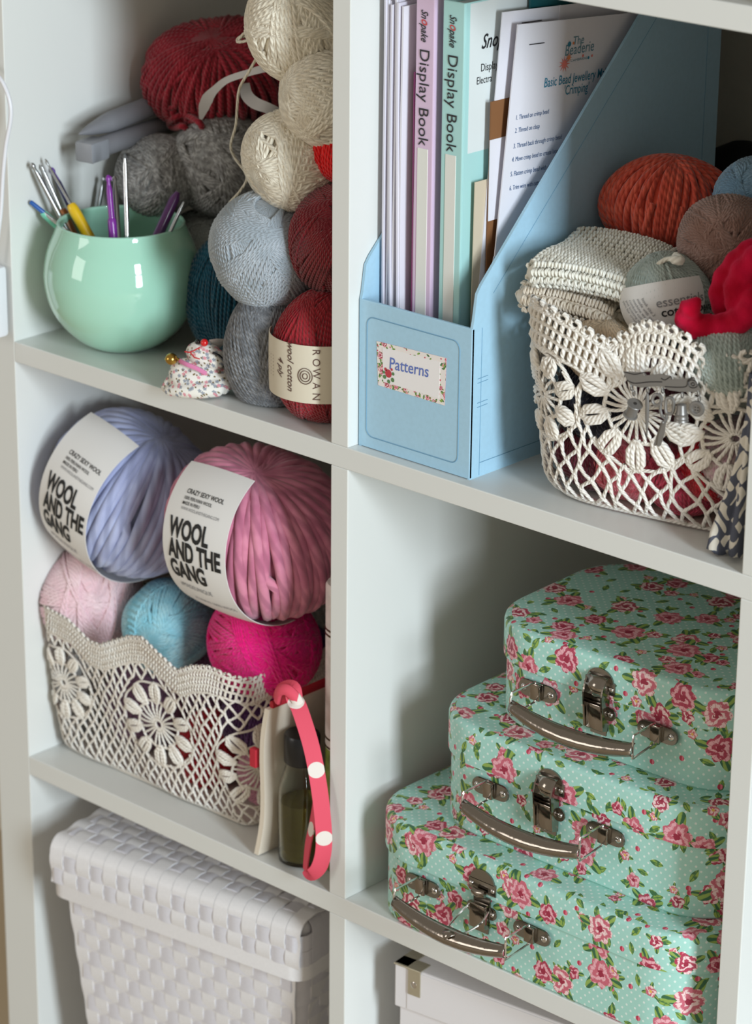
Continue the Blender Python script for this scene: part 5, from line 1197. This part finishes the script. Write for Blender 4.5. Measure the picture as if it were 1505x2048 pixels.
# ------------------------------------------------------------------ things piled in the right basket
cot1 = yarn('ivory_cotton_stitch', rgb(240, 236, 222), rgb(250, 248, 238), .004, plies=3, shade=.12); cot2 = yarn('ecru_cotton_stitch', rgb(232, 218, 198), rgb(242, 230, 214), .004, plies=3, shade=.14)
def crocloth(label, A, B, C, D, th, nu, nv, mat, seed, sag=.0, layers=1):
    A, B, C, D = (np.array(q) for q in (A, B, C, D)); rg = random.Random(seed); mb = MB()
    def top(u, v):
        p = A * (1 - u) * (1 - v) + B * u * (1 - v) + C * u * v + D * (1 - u) * v
        p = p + np.array([0, 0, -sag * (abs(2 * u - 1) ** 3) + .0016 * math.sin(v * 7 + u * 3)]); return p
    # solid slab under the stitches
    n = 12; V = []; F = []
    for s_ in (0, 1):
        for i in range(n + 1):
            for j in range(n + 1):
                p = top(.02 + .96 * i / n, .02 + .96 * j / n); V.append(p - np.array([0, 0, .0012 + s_ * (th - .0024)]))
    m = (n + 1) ** 2
    for i in range(n):
        for j in range(n):
            a = i * (n + 1) + j; F.append([a, a + n + 1, a + n + 2, a + 1]); F.append([a + m, a + 1 + m, a + n + 2 + m, a + n + 1 + m])
    ed = [i * (n + 1) for i in range(n + 1)] + [n * (n + 1) + j for j in range(1, n + 1)] + [i * (n + 1) + n for i in range(n - 1, -1, -1)] + [j for j in range(n - 1, 0, -1)]
    for k in range(len(ed)): a = ed[k]; b_ = ed[(k + 1) % len(ed)]; F.append([a, b_, b_ + m, a + m])
    mb.add(V, F)
    for q0, q1 in (((0, 0), (1, 0)), ((0, 0), (0, 1)), ((1, 0), (1, 1)), ((0, 1), (1, 1))): mb.tube([top(q0[0] + (q1[0] - q0[0]) * t_, q0[1] + (q1[1] - q0[1]) * t_) - np.array([0, 0, th / 2]) for t_ in np.linspace(0, 1, 9)], th * .46, 12)
    du = np.linalg.norm(B - A) / nu; dv = np.linalg.norm(D - A) / nv
    def stitch(p, eu, ev, nn_):
        for q in (-1, 1):
            j = np.array([rg.uniform(-1, 1) for _ in range(3)]) * .0003
            a = p + eu * du * (.26 * q) - ev * dv * .42 + j; b_ = p + eu * du * (.06 * q) + ev * dv * .42 + j; c_ = (a + b_) / 2 + nn_ * .0024 + eu * du * .10 * q
            mb.tube(catmull([a, c_, b_], 3), [.0006, du * .24, du * .27, du * .29, du * .27, du * .2, .0006], 6)
    eu = (B - A) / np.linalg.norm(B - A); ev = (D - A) / np.linalg.norm(D - A); nn_ = np.cross(eu, ev); nn_ /= np.linalg.norm(nn_)
    for i in range(nu):
        for j in range(nv): stitch(top((i + .5) / nu, (j + .5) / nv), eu, ev, nn_)
    rows = max(2, int(math.pi * th / 2 / dv + .5)); r_ = th / 2
    for k in range(rows + 1):       # rounded front fold, then the right-hand edges
        a = math.pi * (k + .3) / (rows + .6)
        for i in range(nu):
            p = top((i + .5) / nu, 0) - np.array([0, 0, r_]) + nn_ * r_ * math.cos(a) - ev * r_ * math.sin(a) * .9
            stitch(p, eu, -nn_ * math.sin(a) - ev * math.cos(a) if False else (ev * math.cos(a) + nn_ * math.sin(a)), nn_ * math.cos(a) - ev * math.sin(a))
        for j in range(nv):
            for w_, u_ in ((1, 1), (-1, 0)):
                p = top(u_, (j + .5) / nv) - np.array([0, 0, r_]) + nn_ * r_ * math.cos(a) + eu * w_ * r_ * math.sin(a) * .7
                stitch(p, ev, eu * w_ * math.cos(a) + nn_ * math.sin(a), nn_ * math.cos(a) + eu * w_ * math.sin(a))
    o = mb.build('crochet_cloth', mat, sharp=0); tag(o, label, 'cloth', 'folded crochet cloths'); return o
crocloth('folded ivory crochet cloth lying uppermost on the left of the right basket', hit(1070, 524, 2, .1540), hit(1276, 566, 2, .1480), hit(1348, 492, 2, .1530), hit(1168, 458, 2, .1560), .0120, 15, 14, cot1, 3, .002)
crocloth('folded beige crochet cloth underneath the ivory one', hit(1050, 572, 2, .1340), hit(1232, 618, 2, .1270), hit(1290, 556, 2, .128), hit(1130, 508, 2, .136), .0125, 14, 9, cot2, 4, .002)
GK = 'yarn heaped on top of the right lace basket'
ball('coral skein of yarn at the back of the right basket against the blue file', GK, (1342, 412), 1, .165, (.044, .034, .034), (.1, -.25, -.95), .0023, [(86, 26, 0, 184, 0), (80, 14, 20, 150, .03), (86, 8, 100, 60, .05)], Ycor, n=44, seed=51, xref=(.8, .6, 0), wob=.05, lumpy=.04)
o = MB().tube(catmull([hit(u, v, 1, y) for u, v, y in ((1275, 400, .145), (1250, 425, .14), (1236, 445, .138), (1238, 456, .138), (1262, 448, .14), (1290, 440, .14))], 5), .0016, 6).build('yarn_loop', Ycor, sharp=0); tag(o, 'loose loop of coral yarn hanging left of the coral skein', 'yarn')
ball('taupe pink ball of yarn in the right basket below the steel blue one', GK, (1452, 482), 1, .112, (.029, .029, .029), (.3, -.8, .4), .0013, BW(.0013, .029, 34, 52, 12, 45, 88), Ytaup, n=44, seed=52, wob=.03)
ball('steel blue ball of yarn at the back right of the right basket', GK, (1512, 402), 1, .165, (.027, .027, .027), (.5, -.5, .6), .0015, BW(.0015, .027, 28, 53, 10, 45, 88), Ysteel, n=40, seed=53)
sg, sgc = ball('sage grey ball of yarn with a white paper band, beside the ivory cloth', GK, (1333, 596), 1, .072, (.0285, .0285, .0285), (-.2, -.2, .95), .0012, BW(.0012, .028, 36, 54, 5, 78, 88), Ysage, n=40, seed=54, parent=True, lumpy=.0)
U_ = np.array([.36, -.90, .25]); U_ /= np.linalg.norm(U_); E_ = np.array([.73, .68, 0]) * math.cos(.18) + np.array([0, 0, 1]) * math.sin(.18); E_ -= U_ * np.dot(E_, U_); E_ /= np.linalg.norm(E_); G_ = np.cross(E_, U_) * -1; G_ = G_ if G_[2] > 0 else -G_
RS = .0308
def sph(x, y, l=0):
    x = np.asarray(x, float); y = np.asarray(y, float); rr = RS + l
    return sgc + rr * (np.sin(x / RS) * np.cos(y / RS))[..., None] * E_ + rr * (np.cos(x / RS) * np.cos(y / RS))[..., None] * U_ + rr * np.sin(y / RS)[..., None] * G_
n = 24; gx = np.linspace(-.034, .036, n); gy = np.linspace(-.030, .0105, 12); X_, Y_ = np.meshgrid(gx, gy, indexing='ij')
V = np.concatenate([sph(X_, Y_).reshape(-1, 3), sph(X_, Y_, -.0004).reshape(-1, 3)]); F = []
for i in range(n - 1):
    for j in range(11): a = i * 12 + j; F += [[a, a + 12, a + 13, a + 1], [a + n * 12, a + 1 + n * 12, a + 13 + n * 12, a + 12 + n * 12]]
pb_ = MB().add(V, F).build('paper_band', plain('white_label_card', rgb(232, 230, 228), .55), sg)
def stext(s, size, x0, y0, mat, bold=0, sx=1, rot=0.0):
    v, f = text2d(s, size, bold, 0, sx); x = (v[:, 0] - v[:, 0].min()); y = v[:, 1]
    xx = x * math.cos(rot) - y * math.sin(rot) + x0; yy = x * math.sin(rot) + y * math.cos(rot) + y0
    MB().add(sph(xx, yy, .0004), f).build('printed_text', mat, pb_, smooth=False)
stext('essentials', .0085, .0010, -.0060, gry, sx=1.05); stext('cotton pure', .0082, .0030, -.0125, plain('black_print', rgb(22, 22, 24), .6), bold=.015, sx=1.1)
for k in range(6): stext(('yarn for crochet', 'and knitting wool', 'combed cotton', 'machine washable', 'made with care', 'hook size 3')[k], .0030, -.026 + .0035 * k, .002 - .0002 * k, gry, rot=-1.15)
o = MB().tube(catmull([hit(u, v, 1, y) for u, v, y in ((1286, 560, .062), (1310, 535, .058), (1335, 518, .060), (1362, 522, .062), (1352, 512, .066))], 5), [.0016] * 12 + [.003] * 9, 8).build('yarn_tail', cot1, sharp=0); tag(o, 'short thick ivory yarn tail lying over the sage grey ball', 'yarn')
# red felting wool
rovm, nt, b = base('red_felting_wool', .95, 0, rgb(172, 8, 40)); b.inputs['Sheen Weight'].default_value = .8; b.inputs['Sheen Tint'].default_value = rgb(255, 90, 130); b.inputs['Specular IOR Level'].default_value = .1
h = noise(nt, 350, 4); bump(nt, b, h, .6, .001); nt.links.new(mixc(nt, noise(nt, 45, 2).sm(.35, .65), rgb(168, 4, 34), rgb(204, 20, 60)), b.inputs['Base Color'])
mb = MB()
def rv(pts, rs):
    P = catmull([hit(u, v, 1, y) for u, v, y in pts], 6); r_ = np.interp(np.linspace(0, 1, len(P)), np.linspace(0, 1, len(rs)), rs) * (1 + .07 * np.sin(np.arange(len(P)) * 1.3)); mb.tube(P, r_, 16); mb.ell(P[0], (r_[0],) * 3, 12, 8); mb.ell(P[-1], (r_[-1],) * 3, 12, 8)
rv([(1370, 634, .030), (1392, 652, .032), (1425, 655, .036), (1462, 648, .040), (1495, 630, .044), (1512, 600, .050)], [.006, .0085, .0085, .0080, .0085, .009])
rv([(1366, 640, .028), (1382, 618, .028), (1394, 604, .030)], [.0055, .0075, .0035])
rv([(1505, 505, .060), (1478, 528, .058), (1452, 565, .056), (1446, 600, .054), (1460, 630, .054)], [.009, .0090, .0090, .0085, .007])
rv([(1520, 515, .055), (1492, 545, .052), (1476, 585, .050), (1482, 615, .050), (1500, 622, .050)], [.009, .0095, .0090, .008, .008])
o = fuse(mb, .0013, 3).build('felting_wool', rovm, sharp=0); tag(o, 'bundle of fluffy red felting wool looped over the right basket rim', 'wool roving')
# ------------------------------------------------------------------ pewter charm brooch
pew = plain('pewter', rgb(136, 133, 130), .40, .6, ns=500, bs=.12, bd=.0003); pewd = plain('dark_pewter', rgb(70, 66, 64), .5, .7)
s_q = s_of(LD, 1325, h=.075); Pq, Nq = LD.at(np.array([s_q]), np.array([.078])); Pq = Pq[0]; Nq = Nq[0]; Nb = np.array([Nq[0] * .8 + .10, Nq[1] - .05, -.02]); Nb /= np.linalg.norm(Nb)
def bp(x, y, l=0.0):
    u = 1230 + x * .1329; v = 720 + y * .1329; d = R.T @ np.array([(u - CX) / FPX, (v - CY) / FPX, 1.0]); q = Pq + Nb * (.0125 + l); return CP + d * (np.dot(q - CP, Nb) / np.dot(d, Nb))
br = thing('charm_brooch', 'pewter sewing charm brooch pinned to the front of the right lace basket', 'brooch', tuple(bp(700, 700)))
def plate(pts, l0, l1, name, mat, par):
    a = [bp(x, y, l1) for x, y in pts]; b_ = [bp(x, y, l0) for x, y in pts]; n = len(pts)
    return MB().add(a + b_, [list(range(n))[::-1]] + [[i, (i + 1) % n, (i + 1) % n + n, i + n] for i in range(n)] + [[i + n for i in range(n)]]).build(name, mat, par, smooth=False)
bar = plate([(135, 175), (250, 172), (420, 185), (445, 235), (700, 205), (850, 240), (862, 290), (1080, 280), (1195, 258), (1290, 430), (1280, 485), (1130, 480), (980, 478), (820, 455), (715, 395), (520, 402), (400, 418), (240, 375), (180, 300)], -.0012, .0012, 'tape_bar', pew, br)
for P_ in (((135, 175), (300, 215), (440, 190), (465, 235)), ((180, 300), (300, 350), (520, 330), (715, 330)), ((700, 275), (760, 300), (845, 250), (862, 292)), ((760, 400), (950, 410), (1080, 395), (1110, 300), (1195, 262)), ((1110, 330), (1150, 300), (1220, 320), (1245, 390), (1190, 420), (1130, 400), (1110, 330)), ((1150, 360), (1180, 340), (1210, 365), (1180, 390), (1150, 360))):
    MB().tube(catmull([bp(x, y, .0013) for x, y in P_], 5), .00035, 5).build('engraved_line', pewd, bar)
def ring(x, y, r=26, par=br):
    MB().tube([bp(x + r * .7 * math.cos(a), y + r * 1.5 * math.sin(a), .0004 + .0008 * math.sin(a * 2)) for a in np.linspace(0, 2 * math.pi, 17)[:-1]], .00045, 6, closed=True).build('jump_ring', pew, par)
for x, y in ((255, 420), (290, 500), (500, 455), (725, 460), (1020, 530), (1265, 500), (1275, 590)): ring(x, y)
um = np.linalg.norm(bp(800, 700) - bp(700, 700)) / 100
# cotton reel
ca = bp(310, 655, .001); cb_ = bp(222, 842, -.0005); ax_ = cb_ - ca; LR = np.linalg.norm(ax_); ax_ /= LR; ax_ = ax_ * .98 - Nb * .12; 
rl = MB().lathe([(0, 0), (.0049, 0), (.0052, .0004), (.0049, .0009), (.0039, .0012), (.0037, LR * .5), (.0039, LR * .92), (.0047, LR * .95), (.0049, LR), (0, LR)], 28, M4(frame(ax_), ca)).build('cotton_reel_charm', pew, br)
MB().ell(ca - ax_ / np.linalg.norm(ax_) * .0001, (.0013, .0013, .0003), 10, 5, frame(ax_)).build('reel_hole', pewd, rl)
# needle
P_ = [bp(494, 500, .001), bp(492, 560, .001), bp(492, 700, .001), bp(488, 900, .001), bp(485, 1190, 0)]
MB().tube(P_, [.0006, .0012, .0013, .0012, .0002], 8).build('needle_charm', pew, br)
# scissors
sc_ = MB()
for cx2, cy2, rx, ry, n_ in ((636, 600, 68, 82, 1.0), (828, 690, 62, 122, .7)):
    sc_.tube([bp(cx2 + rx * np.sign(math.cos(a)) * abs(math.cos(a)) ** n_, cy2 + ry * np.sign(math.sin(a)) * abs(math.sin(a)) ** n_, .001) for a in np.linspace(0, 2 * math.pi, 25)[:-1]], .0011, 8, closed=True)
sc_.tube([bp(690, 650, .001), bp(688, 760, .001), bp(715, 850, .001), bp(765, 890, .001), bp(735, 950, .001)], .0010, 8).tube([bp(775, 790, .0), bp(782, 850, 0), bp(778, 900, 0), bp(740, 950, 0)], .0010, 8)
scs = sc_.build('scissors_charm', pew, br)
plate([(695, 940), (745, 950), (700, 1120), (640, 1285), (600, 1298), (585, 1270), (640, 1110)], -.0008, .0004, 'scissor_blade', pew, scs); plate([(720, 940), (775, 945), (755, 1110), (700, 1280), (665, 1308), (638, 1290), (660, 1140)], .0004, .0014, 'scissor_blade', pew, scs)
MB().ell(bp(728, 940, .0016), (.0011, .0011, .0011), 10, 6).build('pivot_screw', pew, scs)
# thimble
ta = bp(1010, 655, .001); tb = bp(1005, 915, .001); LT = np.linalg.norm(tb - ta); M_ = M4(frame(tb - ta), ta)
MB().lathe([(0, 0), (.0020, .0001), (.0028, .0008), (.0033, LT * .4), (.0038, LT * .58), (.0043, LT * .6), (.0040, LT * .66), (.0043, LT * .8), (.0046, LT * .84), (.0043, LT * .9), (.0047, LT), (.0040, LT)], 24, M_).build('thimble_charm', pew, br)
# button
bc_ = bp(1240, 732, .0004); FB = frame(Nb)
bt = MB().lathe([(0, .0004), (.0027, .0004), (.0029, .0012), (.0034, .0014), (.0048, .0011), (.0052, .0004), (.0050, -.0006), (0, -.0006)], 28, M4(FB, bc_)).build('button_charm', pew, br)
for i, j in ((-1, -1), (1, -1), (-1, 1), (1, 1)): MB().ell(bc_ + FB[:, 0] * .0009 * i + FB[:, 1] * .0009 * j + Nb * .0005, (.0005, .0005, .0003), 8, 5, FB).build('button_hole', pewd, bt)
# ------------------------------------------------------------------ patterned bag by the right divider, dark case at the back
m, nt, b = base('slate_leaf_print', .8); uv, u, v = uvn(nt)
q = ((u * 330) + ((v * 260).sin() * 1.7)).sin(); k = ((v * 330) + ((u * 200).sin() * 1.5)).sin()
nt.links.new(mixc(nt, (q * k).gt(.06), rgb(84, 88, 104), rgb(224, 218, 206)), b.inputs['Base Color'])
mb = MB(); n = 60; H = [(0, .0150), (.004, .0165), (.015, .0155), (.030, .0120), (.050, .0085), (.070, .0060), (.095, .0045), (.120, .006)]
V = []; c_ = np.array([.3275, .0275])
for z, r_ in H:
    for i in range(n):
        a = 2 * math.pi * i / n; rr = r_ * (1 + .38 * math.sin(5 * a + z * 12) * min(1, .4 + (.1 - z) * 9)); V.append((c_[0] + rr * math.cos(a) * .82 + z * .07, c_[1] + rr * math.sin(a), .0008 + z + (.004 * math.sin(5 * a + 1.2) if z < .004 else 0) + .004 * (z < .004)))
F = [[j * n + i, j * n + (i + 1) % n, (j + 1) * n + (i + 1) % n, (j + 1) * n + i] for j in range(len(H) - 1) for i in range(n)]
UVs = [(V[w_][0] * 1.2 + V[w_][1] * 1.4, V[w_][2]) for f in F for w_ in f]
o = mb.add(V, F, UVs).build('gathered_bag', m, loc=(c_[0], c_[1], .0008), sharp=0); o.modifiers.new('t', 'SOLIDIFY').thickness = .0008
tag(o, 'gathered slate and cream leaf-print fabric bag squeezed between basket and right divider', 'bag')
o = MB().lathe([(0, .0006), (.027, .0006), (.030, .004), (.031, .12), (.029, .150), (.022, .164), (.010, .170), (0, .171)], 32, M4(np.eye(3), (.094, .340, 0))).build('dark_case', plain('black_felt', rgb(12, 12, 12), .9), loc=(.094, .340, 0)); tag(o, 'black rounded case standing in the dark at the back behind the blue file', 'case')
